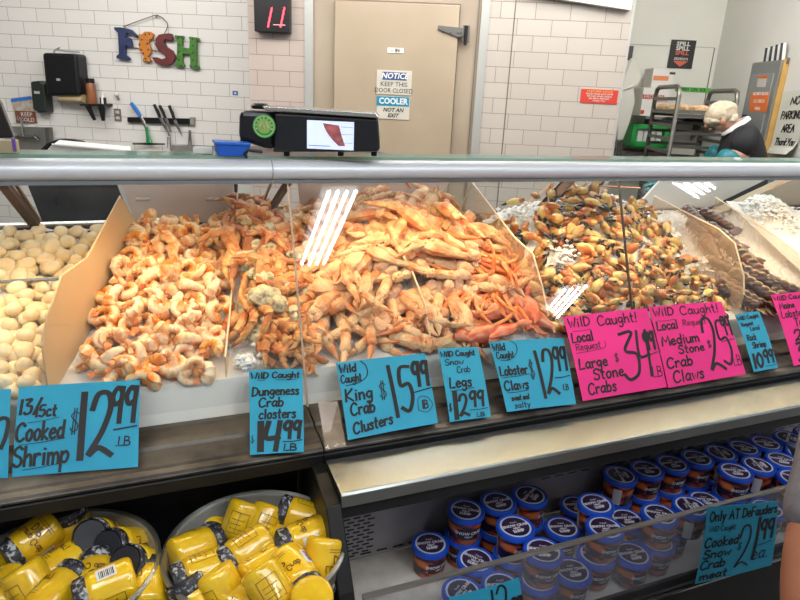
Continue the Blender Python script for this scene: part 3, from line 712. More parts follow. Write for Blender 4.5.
card([(708,507),(778,501),(771.5,565),(695,584)], 0, BLUECARD, 'blue card reading cooked snow crab meat 21.99 taped to the cooler glass',
     [('Only AT DeFauders', .04, .82, .12, .022, .99, .03), ('WilD Caught', .05, .69, .07, .009, .40), ('Cooked', .02, .49, .12, .024, .46), ('Snow', .03, .34, .11, .024, .38), ('Crab', .02, .19, .12, .024, .33), ('meat', .04, .04, .10, .026, .38), ('$', .46, .38, .12, .008, .52),
      ('2', .46, .12, .60, .026, .66), CRV(.045, (.74,.80), (.69,.20)), ('99', .76, .48, .28, .040, .96), U(.72, .40, .94, .43, .009), ('ea.', .68, .18, .20, .016, .92)], glassfn=onlow)
card([(449,597.5),(519,578),(527,640),(455,660)], 0, BLUECARD, 'blue card on the cooler glass cut by the bottom edge',
     [('$', .25, .6, .2, .012, .32), CRV(.03, (.58,.95), (.56,.2)), CRV(.03, (.64,.88), (.70,.98), (.78,.9), (.72,.6), (.62,.3), (.8,.25)), ('99', .82, .4, .35, .04, .99)], glassfn=onlow)
# clear acrylic sign stand showing beside the king crab card
st_ = MB().prism([at(318, 402, z=.905), at(338, 402, z=.905), at(346, 446, z=.818), at(326, 450, z=.818)], (0, .004, 0)).build('sign_holder', ACRYL)
tag(st_, 'clear acrylic sign holder peeking out left of the king crab card', 'sign holder')
# ================================================================ SHELLFISH
def surfpt(u, v, h=0):
    """where the view ray meets the heaped deck (lifted by h)"""
    r = ray(u, v); t = 1.1
    while t < 3.4:
        p = r*t+V((0, 0, H))
        if p.y > 1.44 and p.z < heap(p.x, p.y)+h: return p
        t += .003
    return r*1.9+V((0, 0, H))
def nrm(x, y):
    e = .01; dx = (heap(x+e, y)-heap(x-e, y))/(2*e); dy = (heap(x, y+e)-heap(x, y-e))/(2*e); return V((-dx, -dy, 1)).normalized()
def inpoly(x, y, P):
    c = False; n = len(P)
    for i in range(n):
        x1, y1 = P[i]; x2, y2 = P[(i+1) % n]
        if (y1 > y) != (y2 > y) and x < (x2-x1)*(y-y1)/(y2-y1)+x1: c = not c
    return c
def scatter(P, dmin, n, rnd, tries=9000):
    xs = [p[0] for p in P]; ys = [p[1] for p in P]; out = []
    for _ in range(tries):
        x, y = rnd.uniform(min(xs), max(xs)), rnd.uniform(min(ys), max(ys))
        if inpoly(x, y, P) and all((x-a)**2+(y-b)**2 > dmin*dmin for a, b in out):
            out.append((x, y))
            if len(out) >= n: break
    return out
def orient(p, n, yaw, tilt=0, ta=0):
    u = n.orthogonal(); q = n.to_track_quat('Z', 'Y').to_matrix().to_4x4()
    Mx = Matrix.Translation(p) @ q @ Matrix.Rotation(ta, 4, 'Z') @ Matrix.Rotation(tilt, 4, 'X') @ Matrix.Rotation(-ta+yaw, 4, 'Z')
    return Mx
def zone(x, y, xs, names, ya=1.68, yb=1.90):
    a = 'near the glass' if y < ya else 'mid-heap' if y < yb else 'near the back'
    i = sum(x > q for q in xs); return a+' '+names[i]
# ---- shrimp
def shrimp_mat():
    m = mat('cooked shrimp', (.86, .70, .50), .3, bump=.10, bscale=90, rnd=.1, sss=.08); nt = m.node_tree; L = nt.links.new; b = nt.nodes['Principled BSDF']
    tc = [n for n in nt.nodes if n.type == 'TEX_COORD'][0]; oi = [n for n in nt.nodes if n.type == 'OBJECT_INFO'][0]
    sp_ = nt.nodes.new('ShaderNodeSeparateXYZ'); L(tc.outputs['Object'], sp_.inputs[0]); cb = nt.nodes.new('ShaderNodeCombineXYZ'); L(sp_.outputs[0], cb.inputs[0]); L(sp_.outputs[1], cb.inputs[1])
    ln = nt.nodes.new('ShaderNodeVectorMath'); ln.operation = 'LENGTH'; L(cb.outputs[0], ln.inputs[0])
    no = nt.nodes.new('ShaderNodeTexNoise'); no.inputs['Scale'].default_value = 70; L(tc.outputs['Object'], no.inputs['Vector'])
    m1 = nt.nodes.new('ShaderNodeMath'); m1.operation = 'MULTIPLY_ADD'; m1.inputs[1].default_value = .022; L(no.outputs[0], m1.inputs[0]); L(ln.outputs['Value'], m1.inputs[2])
    r = nt.nodes.new('ShaderNodeValToRGB'); e = r.color_ramp.elements; mr = nt.nodes.new('ShaderNodeMapRange'); mr.inputs['From Min'].default_value = .022; mr.inputs['From Max'].default_value = .062
    L(m1.outputs[0], mr.inputs[0]); L(mr.outputs[0], r.inputs[0])
    e[0].position = .25; e[0].color = (.84, .42, .17, 1); e[1].position = .80; e[1].color = (.80, .25, .05, 1)
    x = e.new(.42); x.color = (.92, .76, .54, 1); x = e.new(.58); x.color = (.90, .66, .40, 1)
    hs = nt.nodes.new('ShaderNodeHueSaturation'); mm = nt.nodes.new('ShaderNodeMapRange'); mm.inputs['To Min'].default_value = .85; mm.inputs['To Max'].default_value = 1.2
    L(oi.outputs['Random'], mm.inputs[0]); L(mm.outputs[0], hs.inputs['Saturation']); L(r.outputs[0], hs.inputs['Color']); L(hs.outputs[0], b.inputs['Base Color']); return m
SH = shrimp_mat()
SHT = mat('shrimp tail fan', (.72, .19, .05), .35, 0, (.80, .32, .10), 60, rnd=.1)
def make_shrimp(i):
    t = thing('cooked_shrimp', 'x', 'shrimp', (0, 0, -5), 'cooked peeled shrimp heaped in their bin')
    Rr = [.0235, .026, .021, .031][i]; sweep_a = [4.3, 3.7, 4.7, 3.0][i]; n = 15; pts = []; rad = []
    for k in range(n):
        s = k/(n-1); a = sweep_a*s; r_ = Rr*(1-.18*s)
        pts.append((r_*math.cos(a), r_*math.sin(a), .004*s)); rr_ = .0180*(1-.62*s)*(1 if .05 < s else .62)
        rad.append(rr_*(1.07 if k % 2 else .88))
    MB().sweep(pts, rad, 9, flat=1.08).build('body', SH, t)
    e = V(pts[-1]); dd = (V(pts[-1])-V(pts[-2])).normalized(); sd = V((-dd.y, dd.x, 0)); q = MB()
    for sg in (-1, -.35, .35, 1):
        dr = (dd+sd*sg*.55).normalized(); q.sweep([e-dd*.003, e+dr*.009, e+dr*.018], [.0035, .0042, .0012], 6, flat=.45, upv=(0, 0, 1))
    q.build('tail', SHT, t); return t
protos = [make_shrimp(i) for i in range(4)]; used = set()
def shr(i, Mx, lab):
    if i not in used: used.add(i); protos[i].matrix_world = Mx; protos[i]['label'] = lab
    else: dup(protos[i], Mx, lab)
rs = random.Random(11)
BSH = [(-.185, 1.53), (-.16, 1.50), (-.06, 1.475), (.06, 1.47), (.122, 1.52), (.135, 1.60), (.165, 1.75), (.215, 2.12), (-.02, 2.13), (-.13, 1.80)]
LW = ['by the tan divider', 'centre of the bin', 'by the clear divider']
for L_, (dm, n, up_) in enumerate([(.036, 125, .010), (.042, 95, .030), (.060, 32, .047)]):
    for x, y in scatter(BSH, dm, n, rs):
        if L_ and inpoly(x, y-.01, BSH) is False: continue
        yw = rs.uniform(0, 6.3); ti = rs.gauss(0, .5) if rs.random() < .72 else rs.uniform(.9, 1.5)*rs.choice([-1, 1])
        z = heap(x, y)+up_+rs.uniform(-.004, .006)
        lab = 'cooked shrimp, %s, %s' % (['low in the heap', 'upper layer', 'right on top'][L_], zone(x, y, (-.04, .07), LW))
        shr(rs.choice([0, 0, 1, 1, 2, 3]), orient((x, y, z), nrm(x, y), yw, ti, rs.uniform(0, 6.3)), lab)
# ---- scallops
SCA = mat('raw scallop', (.90, .77, .54), .35, 0, (.84, .68, .43), 30, rnd=.07, sss=.15, bump=.15, bscale=50)
def make_scallop(i):
    mb = MB(); k = 16; r0 = [.0225, .026, .020][i]; h = [.030, .026, .031][i]; rq = random.Random(i)
    ph = [rq.uniform(0, 6.3) for _ in range(3)]
    prof = [(0, -.02), (.45, .0), (.78, .10), (.96, .32), (1.0, .55), (.90, .80), (.62, .97), (.3, 1.04), (0, 1.06)]
    for r, z in prof:
        for j in range(k):
            a = 2*PI*j/k; f = 1+.07*math.sin(2*a+ph[0])+.05*math.sin(3*a+ph[1]); mb.v.append((r*r0*f*math.cos(a), r*r0*f*math.sin(a)*.92, h*(z-.5)*(1+.08*math.sin(a+ph[2]))))
    n = len(prof); mb.f = [(i_*k+j, i_*k+(j+1) % k, (i_+1)*k+(j+1) % k, (i_+1)*k+j) for i_ in range(n-1) for j in range(k)]; mb.sm = [True]*len(mb.f)
    o = mb.build('sea_scallop', SCA); o.location.z = -5; return tag(o, 'x', 'scallop', 'raw scallops at the left end of the case')
scp = [make_scallop(i) for i in range(3)]; us = set(); rc = random.Random(21)
BSC = [(-.50, 1.50), (-.285, 1.50), (-.14, 1.95), (-.11, 2.12), (-.55, 2.12)]
for L_, (dm, n, up_) in enumerate([(.034, 160, .012), (.040, 105, .028)]):
    for x, y in scatter(BSC, dm, n, rc):
        if 1.85 < y < 1.88: continue
        i = rc.randrange(3); lab = 'cream scallop %s, %s' % (['partly covered', 'lying on top'][L_], zone(x, y, (-.34,), ['at the left edge', 'toward the tan divider'], 1.66, 1.85))
        Mx = orient((x, y, heap(x, y)+up_), nrm(x, y), rc.uniform(0, 6), rc.gauss(0, .35), rc.uniform(0, 6))
        if i in us: o = scp[i].copy(); COL.objects.link(o)
        else: o = scp[i]; us.add(i)
        o.matrix_world = Mx; o['label'] = lab
# steel tray rim behind the scallops
def traypath(y0, y1, x0, x1, dz):
    return [(x0, y0, S(y0)+dz), (x0+.0, y1, S(y1)+dz), (x1, y1, S(y1)+dz)]
tr = thing('steel_tray', 'steel tray under the scallops, rolled rim showing across the back', 'tray', (-.4, 1.85, S(1.85)))
q = MB()
q.sweep([(-.60-(-.4), 2.135-1.85, S(2.135)+.035-S(1.85)), (-.10+.4, 2.135-1.85, S(2.135)+.035-S(1.85))], [.006, .006], 8)
q.sweep([(-.45+.4, 1.868-1.85, .040), (-.17+.4, 1.868-1.85, .040)], [.005, .005], 8); q.build('rim', STEEL, tr)
# ---- stone crab claws
CLW = mat('stone crab claw', (.58, .43, .15), .28, 0, (.40, .10, .012), 20, rnd=.32, lo=.46, hi=.57, coat=.3)
CLW2 = mat('stone crab knuckle', (.40, .10, .02), .35, 0, (.62, .34, .12), 40, rnd=.25)
TIP = mat('black claw tip', (.012, .01, .01), .2, coat=.5)
def make_claw(i):
    t = thing('stone_crab_claw', 'x', 'crab claw', (0, 0, -5), 'stone crab claws heaped on ice')
    k = [1.0, .85, 1.12][i]
    MB().sweep([(-.026*k, 0, 0), (-.020*k, 0, 0), (-.008*k, .001, 0), (.008*k, .002, 0), (.020*k, .001, 0), (.029*k, .003, 0), (.035*k, .006, 0)],
               [.006*k, .013*k, .019*k, .0195*k, .016*k, .010*k, .007*k], 10, flat=.75).build('palm', CLW, t)
    q = MB(); q.sweep([(.030*k, .007*k, 0), (.042*k, .009*k, 0), (.052*k, .005*k, 0), (.057*k, -.001, 0)], [.0075*k, .0065*k, .004*k, .001], 8, flat=.8)
    q.sweep([(.022*k, -.011*k, 0), (.034*k, -.014*k, 0), (.046*k, -.010*k, 0), (.053*k, -.004*k, 0)], [.006*k, .0058*k, .0036*k, .001], 8, flat=.8); q.build('pincer', TIP, t)
    q = MB(); q.sweep([(-.022*k, .002, 0), (-.034*k, .010*k, 0), (-.040*k, .020*k, 0)], [.006*k, .0095*k, .007*k], 8); q.build('knuckle', CLW2, t)
    return t
cl = [make_claw(i) for i in range(3)]; uc = set(); rk = random.Random(31)
BST = [(1.13, 1.50), (1.45, 1.49), (1.87, 1.51), (1.90, 1.60), (1.93, 1.9), (1.97, 2.12), (1.12, 2.12)]
ICEHOLES = [(1.30, 2.02, .075), (1.36, 1.80, .045), (1.80, 2.06, .07)]
SN = ['by the peaked divider', 'left of heap centre', 'right of heap centre', 'on the right slope']
for L_, (dm, n, up_) in enumerate([(.039, 172, .010), (.047, 105, .032), (.095, 20, .052)]):
    for x, y in scatter(BST, dm, n, rk):
        if any((x-a)**2+(y-b)**2 < c*c for a, b, c in ICEHOLES): continue
        if L_ == 0 and y > 2.0: continue
        i = rk.randrange(3); Mx = orient((x, y, heap(x, y)+up_+rk.uniform(-.004, .006)), nrm(x, y), rk.uniform(0, 6.3), rk.gauss(0, .6), rk.uniform(0, 6.3))
        lab = 'stone crab claw, %s, %s' % (['deep in the heap', 'upper layer', 'right on top'][L_], zone(x, y, (1.32, 1.52, 1.74), SN))
        if i in uc: dup(cl[i], Mx, lab)
        else: uc.add(i); cl[i].matrix_world = Mx; cl[i]['label'] = lab
ic = MB(); ri = random.Random(8)
for a, b, c in ICEHOLES+[(1.98, 1.60, .03), (2.0, 1.75, .04), (1.97, 1.9, .04), (.20, 1.50, .03)]:
    for _ in range(70):
        x, y = a+ri.gauss(0, c*.5), b+ri.gauss(0, c*.45)
        if y < 1.49 or y > 2.16: continue
        s = ri.uniform(.006, .013); ic.ball((x, y, heap(x, y)+ri.uniform(.0, .038)), (s, s*ri.uniform(.6, 1), s*ri.uniform(.5, 1)), 5)
for _ in range(500):      # loose ice piled at the far right
    x, y = ri.gauss(2.62, .06), ri.gauss(2.0, .05); s = ri.uniform(.006, .014)
    ic.ball((x, min(y, 2.15), heap(x, min(y, 2.15))+ri.uniform(-.005, .02)), s, 5)
stuff(ic.build('ice_chips', ICEM), 'loose crushed ice chips between the claws and at the far right', 'ice')
# ---- crab clusters
DUN = mat('dungeness shell', (.44, .13, .03), .4, 0, (.62, .36, .14), 24, rnd=.25, lo=.42, hi=.64, bump=.3, bscale=90)
DUS = mat('dungeness shoulder', (.58, .53, .36), .5, 0, (.16, .14, .085), 42, bump=.5, bscale=80, lo=.45, hi=.66, rnd=.08)
KNG = mat('king crab shell', (.62, .21, .075), .38, 0, (.80, .54, .30), 16, rnd=.14, lo=.36, hi=.58, bump=.5, bscale=110)
KNS = mat('king crab shoulder', (.80, .55, .36), .5, 0, (.70, .32, .16), 30, rnd=.08, bump=.5, bscale=80)
SNW = mat('snow crab shell', (.70, .13, .02), .34, 0, (.80, .34, .12), 20, rnd=.1, bump=.15, bscale=70)
LOB = mat('lobster claw shell', (.58, .08, .03), .3, 0, (.74, .28, .15), 22, rnd=.1, coat=.3)
PEG = mat('dark leg tip', (.16, .05, .025), .4)
def leg_path(r, L_, a, bend, arch, start):
    """joint-by-joint walking leg fanned by angle a, folded by bend, arched in z"""
    seg = [.34, .12, .28, .26]; ang = a; p = V(start); pts = [p.copy()]; zz = [0, arch, arch*1.1, arch*.45, -.01]
    for i, s in enumerate(seg):
        ang += bend*[0, .5, .7, .5][i]; q = p+V((math.cos(ang), math.sin(ang), 0))*s*L_; q.z = start[2]+zz[i+1]; pts.append(q); p = q
    return pts
def leg_mesh(pts, r, spiky, rnd, k=8):
    path = []; rad = []
    prof = [(0, .75), (.12, 1.0), (.8, .92), (1, .78)]
    scale = [1, 1.02, .86, .62]
    for i in range(4):
        a, b = pts[i], pts[i+1]
        pf = [(.03, .72), (.14, 1.08), (.5, .95), (.86, 1.12), (.97, .75)] if i < 3 else [(.03, .7), (.15, 1), (.6, .7), (.97, .12)]
        for s, f in pf: path.append(a.lerp(b, s)); rad.append(r*scale[i]*f)
    mb = MB().sweep(path, rad, k, flat=.82)
    if spiky:
        for i in range(26):
            j = rnd.randrange(2, len(path)-4); c = path[j].lerp(path[j+1], rnd.random()); a = rnd.uniform(0, 2*PI)
            t = (path[j+1]-path[j]).normalized(); u = t.orthogonal().normalized(); w = t.cross(u); dr = u*math.cos(a)+w*math.sin(a)
            mb.sweep([c+dr*rad[j]*.7, c+dr*(rad[j]+.007)], [.0038, .0004], 4)
    return mb
SPEC = {'dungeness': (DUN, DUS, .0150, 4, False, .050), 'king': (KNG, KNS, .0225, 3, True, .058), 'snow': (SNW, mat('snow crab shoulder', (.80, .46, .24), .5, 0, (.85, .62, .42), 30, bump=.4), .0095, 4, False, .032)}
def make_cluster(kind, seed):
    rnd = random.Random(seed); ms, mh, r, n, sp, sh = SPEC[kind]
    t = thing(kind+'_crab_cluster', 'x', 'crab cluster', (0, 0, -5), kind+' crab clusters heaped in the case')
    q = MB()
    for i in range(5): q.ball((rnd.uniform(-.4, .3)*sh, rnd.uniform(-.7, .7)*sh, rnd.uniform(-.2, .3)*sh), (sh*rnd.uniform(.55, .8), sh*rnd.uniform(.4, .6), sh*rnd.uniform(.35, .5)), 9)
    jitter(q, sh*.045, seed).build('shoulder', mh, t)
    Ln = 1.0
    for i in range(n):
        f = (i/(n-1)-.5); a = f*(.75 if kind != 'dungeness' else 1.1); st_ = V((sh*.5, f*sh*1.7, 0))
        pts = leg_path(r, Ln*LEN[kind]*rnd.uniform(.88, 1.05), a, (rnd.uniform(.25, .75) if kind != 'dungeness' else rnd.uniform(.5, 1.15))*(1 if seed % 2 else -1), rnd.uniform(.012, .03), st_)
        leg_mesh(pts, r*(1 if i else 1.25), sp, rnd).build('leg', ms, t)
        tp = pts[-1]; pr_ = pts[-2].lerp(tp, .8)
    # claw arm
    if kind != 'snow':
        a = .75*(1 if seed % 2 else -1); s0 = V((sh*.3, sh*.9*(1 if seed % 2 else -1), .004)); e1 = s0+V((math.cos(a), math.sin(a), .2))*LEN[kind]*.3; e2 = e1+V((math.cos(a*.2), math.sin(a*.2), -.05))*LEN[kind]*.3
        q = MB().sweep([s0, e1, e1.lerp(e2, .15), e1.lerp(e2, .6), e2], [r*.9, r*.9, r*1.2, r*1.8, r*1.2], 9, flat=.75)
        dd = (e2-e1).normalized(); sd = V((-dd.y, dd.x, 0))
        for sg in (.6, -.6): q.sweep([e2+sd*sg*r*.9-dd*.004, e2+dd*r*1.6+sd*sg*r*1.3, e2+dd*r*3+sd*sg*r*.2], [r*.75, r*.6, r*.1], 7, flat=.8)
        q.build('claw', ms, t)
    return t
LEN = {'dungeness': .185, 'king': .34, 'snow': .26}
cproto = {(k, s): make_cluster(k, s) for k in SPEC for s in (1, 2, 3)}; ucl = set()
def cluster(kind, s, a, b, ha, hb, roll, label):
    A = surfpt(*a, ha); B = surfpt(*b, hb); x = (B-A); sc_ = x.length/LEN[kind]; sc_ = max(.72, min(1.12, sc_)); x.normalize()
    z = nrm(A.x, A.y); z = (z-x*z.dot(x)).normalized(); y = z.cross(x)
    Mx = frame(A, x, y, z) @ Matrix.Rotation(roll, 4, 'X') @ Matrix.Scale(sc_, 4)
    key = (kind, s)
    if key in ucl: dup(cproto[key], Mx, label)
    else: ucl.add(key); cproto[key].matrix_world = Mx; cproto[key]['label'] = label
D_ = 'orange dungeness crab cluster '
for i, c in enumerate([
    ((246,226),(285,212),.05,.05,.2, 'at the back left of its bin, by the clear divider'), ((282,226),(250,250),.05,.04,-.3, 'at the back right of its bin by the seam'),
    ((262,250),(238,285),.05,.04,.3, 'folded legs below the back pair'), ((292,256),(268,232),.06,.05,.2, 'beside the seam, legs folded back'),
    ((259,277),(295,262),.075,.06,0, 'pale shoulder at mid-heap left'), ((266,298),(300,272),.075,.06,.3, 'pale shoulder below the mid-heap left one'),
    ((292,292),(256,318),.065,.06,-.2, 'at mid-heap right by the seam'), ((240,305),(244,350),.05,.03,.2, 'low against the clear divider, legs forward'),
    ((296,318),(262,344),.06,.04,.1, 'pale shoulder near the front right'), ((262,330),(292,360),.05,.02,.3, 'lowest at the front of its bin'),
    ((300,345),(276,325),.03,.04,-.4, 'at the front right against the seam'), ((240,262),(262,228),.05,.05,.3, 'against the clear divider toward the back'),
    ((275,212),(242,206),.05,.05,.1, 'topmost at the very back of its bin')]):
    sh_ = 9 if c[0][0] < 250 else 3
    cluster('dungeness', 1+i % 3, (c[0][0]+sh_, c[0][1]), (max(c[1][0], 250)+2, c[1][1]), *c[2:5], D_+c[5])
K_ = 'thick-legged king crab cluster '
for i, c in enumerate([
    ((395,207),(352,246),.07,.05,.1, 'crowning the pile, legs falling left'), ((398,212),(452,238),.075,.05,.2, 'at the top, legs spreading right'),
    ((340,215),(392,200),.03,.06,.2, 'at the back left of the pile under the rail'), ((310,208),(330,240),.04,.04,.3, 'small, at the far back left corner'),
    ((384,268),(338,312),.08,.05,0, 'in front with pale shoulder and fanned legs'), ((372,240),(318,278),.05,.05,.3, 'left of the crown, legs toward the seam'),
    ((470,252),(405,222),.075,.07,.1, 'right of the crown, legs back up-left'), ((462,270),(396,252),.06,.06,.2, 'under the right one, legs up-left'),
    ((350,262),(322,318),.05,.03,.2, 'low by the seam, legs forward'), ((441,290),(430,346),.055,.02,.1, 'pale shoulder behind the buried divider, legs forward'),
    ((368,300),(336,346),.05,.02,-.2, 'at the front left, legs to the glass'), ((392,300),(404,346),.05,.02,.2, 'at the front beside the buried divider'),
    ((330,300),(352,345),.03,.02,0, 'lowest at the front by the seam'), ((430,225),(480,214),.05,.03,.3, 'at the back right under the rail'),
    ((455,232),(500,262),.06,.05,.1, 'at the back right, legs toward the peaked divider'), ((420,262),(372,232),.06,.07,.2, 'in the middle of the pile')]):
    cluster('king', 1+i % 3, *c[:5], K_+c[5])
N_ = 'thin-legged snow crab cluster '
for i, c in enumerate([
    ((476,262),(526,298),.06,.04,.1, 'with long orange legs toward the peaked divider'), ((482,236),(512,262),.05,.04,.1, 'behind the peaked divider at the back'),
    ((500,284),(462,312),.05,.04,.3, 'legs falling left at mid-heap'), ((470,290),(448,338),.05,.02,.2, 'legs forward beside the blue cards'),
    ((515,300),(478,330),.045,.02,.1, 'in front by the peaked divider, legs left'), ((455,312),(492,340),.045,.02,.3, 'low at the front'),
    ((490,262),(520,284),.05,.03,-.2, 'legs right against the peaked divider')]):
    cluster('snow', 1+i % 3, *c[:5], N_+c[5])
rf = random.Random(77)
def filler(kind, P, n, dm, words, base):
    xs_ = sorted(scatter(P, dm, n, rf), key=lambda p: -p[1])
    for i, (x, y) in enumerate(xs_):
        if kind == 'dungeness': x += .025
        yaw = rf.uniform(0, 6.3); z = nrm(x, y); k = rf.uniform(.75, .92)
        Mx = orient((x, y, heap(x, y)+base), z, yaw, rf.uniform(-.3, .3), yaw) @ Matrix.Scale(k, 4)
        dup(cproto[(kind, 1+i % 3)], Mx, '%s crab cluster under the others, %s' % (kind, zone(x, y, (words[0],), words[1:], 1.66, 1.88)))
filler('dungeness', [(.19, 1.56), (.30, 1.54), (.42, 2.1), (.28, 2.12)], 10, .065, (.31, 'on its left side', 'on its right side'), .03)
filler('king', [(.40, 1.56), (.66, 1.54), (.68, 2.05), (.46, 2.1)], 9, .09, (.55, 'on the seam side', 'by the buried divider'), .03)
filler('king', [(.76, 1.58), (1.0, 1.58), (1.04, 2.06), (.78, 2.06)], 7, .10, (.9, 'right of the buried divider', 'by the peaked divider'), .03)
filler('snow', [(.74, 1.56), (1.04, 1.55), (1.05, 1.85), (.78, 1.85)], 9, .07, (.9, 'left half', 'right half'), .035)
# ---- lobster claws, red, in front of the snow crab
lc0 = thing('lobster_claw', 'x', 'lobster claw', (0, 0, -5), 'red lobster claws at the front of the case')
MB().sweep([(-.05, 0, 0), (-.035, 0, 0), (-.01, .004, 0), (.015, .006, 0), (.035, .012, 0), (.06, .016, 0), (.078, .004, 0)], [.009, .016, .026, .027, .017, .010, .002], 12, flat=.55).build('palm', LOB, lc0)
MB().sweep([(.018, -.018, 0), (.035, -.026, 0), (.055, -.022, 0), (.068, -.008, 0)], [.010, .011, .007, .001], 9, flat=.7).build('thumb', LOB, lc0)
MB().sweep([(-.046, 0, 0), (-.065, .012, .004), (-.085, .018, .0)], [.008, .014, .011], 9).build('knuckle', LOB, lc0)
fl = True
for i, (u, v, yw, w_) in enumerate([(498,312,.4,'leaning on the peaked divider'), (520,322,2.1,'right of the one on the divider'), (470,328,1.0,'behind the narrow snow crab card'), (508,335,3.5,'lowest, just above the lobster card'), (540,326,5.2,'beyond the peaked divider foot'), (486,345,.2,'touching the glass between the two cards'), (528,306,4.4,'tucked under the divider edge')]):
    p = surfpt(u, v, .045); Mx = orient(p, nrm(p.x, p.y), yw, .4, yw); lab = 'red cooked lobster claw '+w_
    if fl: lc0.matrix_world = Mx; lc0['label'] = lab; fl = False
    else: dup(lc0, Mx, lab)
# ---- lobster tails
LT = mat('raw lobster tail shell', (.022, .009, .005), .3, 0, (.11, .038, .012), 24, rnd=.15, coat=.3)
LTP = mat('tail belly edge', (.52, .26, .09), .4)
lt0 = thing('lobster_tail', 'x', 'lobster tail', (0, 0, -5), 'dark raw lobster tails in a row')
for i in range(6):
    s = 1-.07*i; x = .045-.019*i
    MB().sweep([(x+.013, 0, 0), (x+.010, 0, .001), (x, 0, .003), (x-.010, 0, .0)], [.016*s, .0245*s, .026*s, .021*s], 14, flat=.82).build('shell_segment', LT, lt0)
q = MB()
for sg in (-1, -.5, 0, .5, 1):
    dr = V((-1, sg*.55, -.05)).normalized(); b0 = V((-.056, sg*.010, 0)); q.sweep([b0, b0+dr*.018, b0+dr*.036], [.007, .011, .004], 7, flat=.3)
q.build('tail_fan', LT, lt0)
q = MB()
for i in range(6):
    for sg in (-1, 1): q.sweep([(.045-.019*i, sg*.022, -.006), (.040-.019*i, sg*.027, -.014)], [.004, .0015], 5)
q.build('belly_fringe', LTP, lt0)
fl = True
for i, (u, v, yw, h_, w_) in enumerate([(696,218,2.0,.05,'topmost at the back left'), (716,220,1.7,.055,'at the back beside the topmost'), (722,236,2.1,.05,'third from the back'), (736,250,2.2,.05,'half way down the row'),
        (748,262,2.0,.05,'below the half-way one'), (756,278,2.2,.045,'fourth from the front'), (764,296,1.9,.05,'in the middle of the front group'), (778,286,2.4,.04,'at the right of the front group'), (786,300,1.5,.03,'nearest the maine lobster card'), (752,306,2.2,.03,'at the front behind the divider corner'),
        (700,232,2.1,.03,'behind the clear divider toward the back'), (712,250,2.0,.03,'second seen through the clear divider'), (724,268,2.2,.03,'third seen through the clear divider'), (734,286,2.0,.03,'fourth seen through the clear divider'), (742,302,2.2,.03,'last seen through the clear divider')]):
    p = surfpt(u, v, h_); Mx = orient(p, nrm(p.x, p.y), yw, rs.uniform(-.3, .3), yw) @ Matrix.Scale(1.22 if i < 4 or i > 9 else 1.5, 4); lab = 'dark segmented raw lobster tail, '+w_
    if fl: lt0.matrix_world = Mx; lt0['label'] = lab; fl = False
    else: dup(lt0, Mx, lab)
# nothing may poke through the leaning front glass
bpy.context.view_layer.update()
for o in list(COL.objects):
    if o.parent is None and o.get('category') in ('shrimp', 'scallop', 'crab claw', 'crab cluster', 'lobster claw', 'lobster tail') and o.location.y < 1.72:
        worst = 1
        for m_ in ([o] if o.type == 'MESH' else o.children):
            MW = o.matrix_world if m_ is o else o.matrix_world @ m_.matrix_basis
            for v in m_.data.vertices:
                w_ = MW @ v.co; worst = min(worst, w_.y-glassY(max(w_.z, .83)))
        if worst < .009:
            k_ = .009-worst; o.location.y += k_; o.location.z += .372*k_
# smooth tray wall at the far right
q = MB().prism([(2.44, 1.5, heap(2.44, 1.5)+.0), (2.95, 1.5, heap(2.9, 1.5)+.02), (2.9, 2.12, S(2.12)+.03), (2.48, 2.12, S(2.12)+.06)], (0, 0, .006))
tag(q.build('white_tray', WHITE, bevel=.002), 'white plastic tray sloping down at the far right of the case', 'tray')
# ================================================================ THE ROOM BEHIND
def ws(mb, name, m, parent=None, **k):          # structure given in wall coordinates (s, d, z)
    o = mb.build(name, m, parent, **k); o.matrix_world = WM.copy(); return struct(o)
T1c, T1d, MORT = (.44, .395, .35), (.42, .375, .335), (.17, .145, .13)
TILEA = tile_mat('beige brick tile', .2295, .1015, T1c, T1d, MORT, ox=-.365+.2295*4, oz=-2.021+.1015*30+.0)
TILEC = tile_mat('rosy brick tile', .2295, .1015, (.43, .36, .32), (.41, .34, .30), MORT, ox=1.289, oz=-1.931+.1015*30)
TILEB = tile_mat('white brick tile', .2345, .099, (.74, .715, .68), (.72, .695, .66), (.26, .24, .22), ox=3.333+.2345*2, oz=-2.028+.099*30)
PAINT = mat('off-white wall paint', (.70, .69, .62), .6, 0, (.67, .66, .60), 2)
BEIGE = mat('beige door skin', (.36, .285, .20), .5, 0, (.30, .235, .16), 2.2, lo=.3, hi=.75)
BEIGE2 = mat('darker door frame', (.34, .275, .20), .5, 0, (.29, .23, .17), 2)
STRIP = mat('grey corner guard', (.40, .40, .38), .35, .3)
ws(MB().box((-6, D2, 0), (-1.25, D2+.12, 3.1)), 'wall_back_left', TILEB)
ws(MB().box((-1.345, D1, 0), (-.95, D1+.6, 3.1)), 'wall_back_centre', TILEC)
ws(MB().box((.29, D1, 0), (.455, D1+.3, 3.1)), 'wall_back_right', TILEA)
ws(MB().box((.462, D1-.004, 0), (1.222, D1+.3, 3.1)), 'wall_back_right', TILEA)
ws(MB().box((.455, D1+.004, 0), (.462, D1+.3, 3.1)), 'trim_1', mat('dark joint', (.12, .10, .09)))
ws(MB().box((1.18, D1+.30, 0), (1.24, D3, 3.1)), 'wall_return', PAINT)
ws(MB().box((1.222, D1-.004, 0), (1.236, D1+.3, 3.1)), 'trim_2', STRIP)
ws(MB().box((-.951, D1-.012, 0), (-.893, D1+.2, 3.1)), 'trim_3', STRIP)
ws(MB().box((.238, D1-.012, 0), (.292, D1+.2, 3.1)), 'trim_4', STRIP)
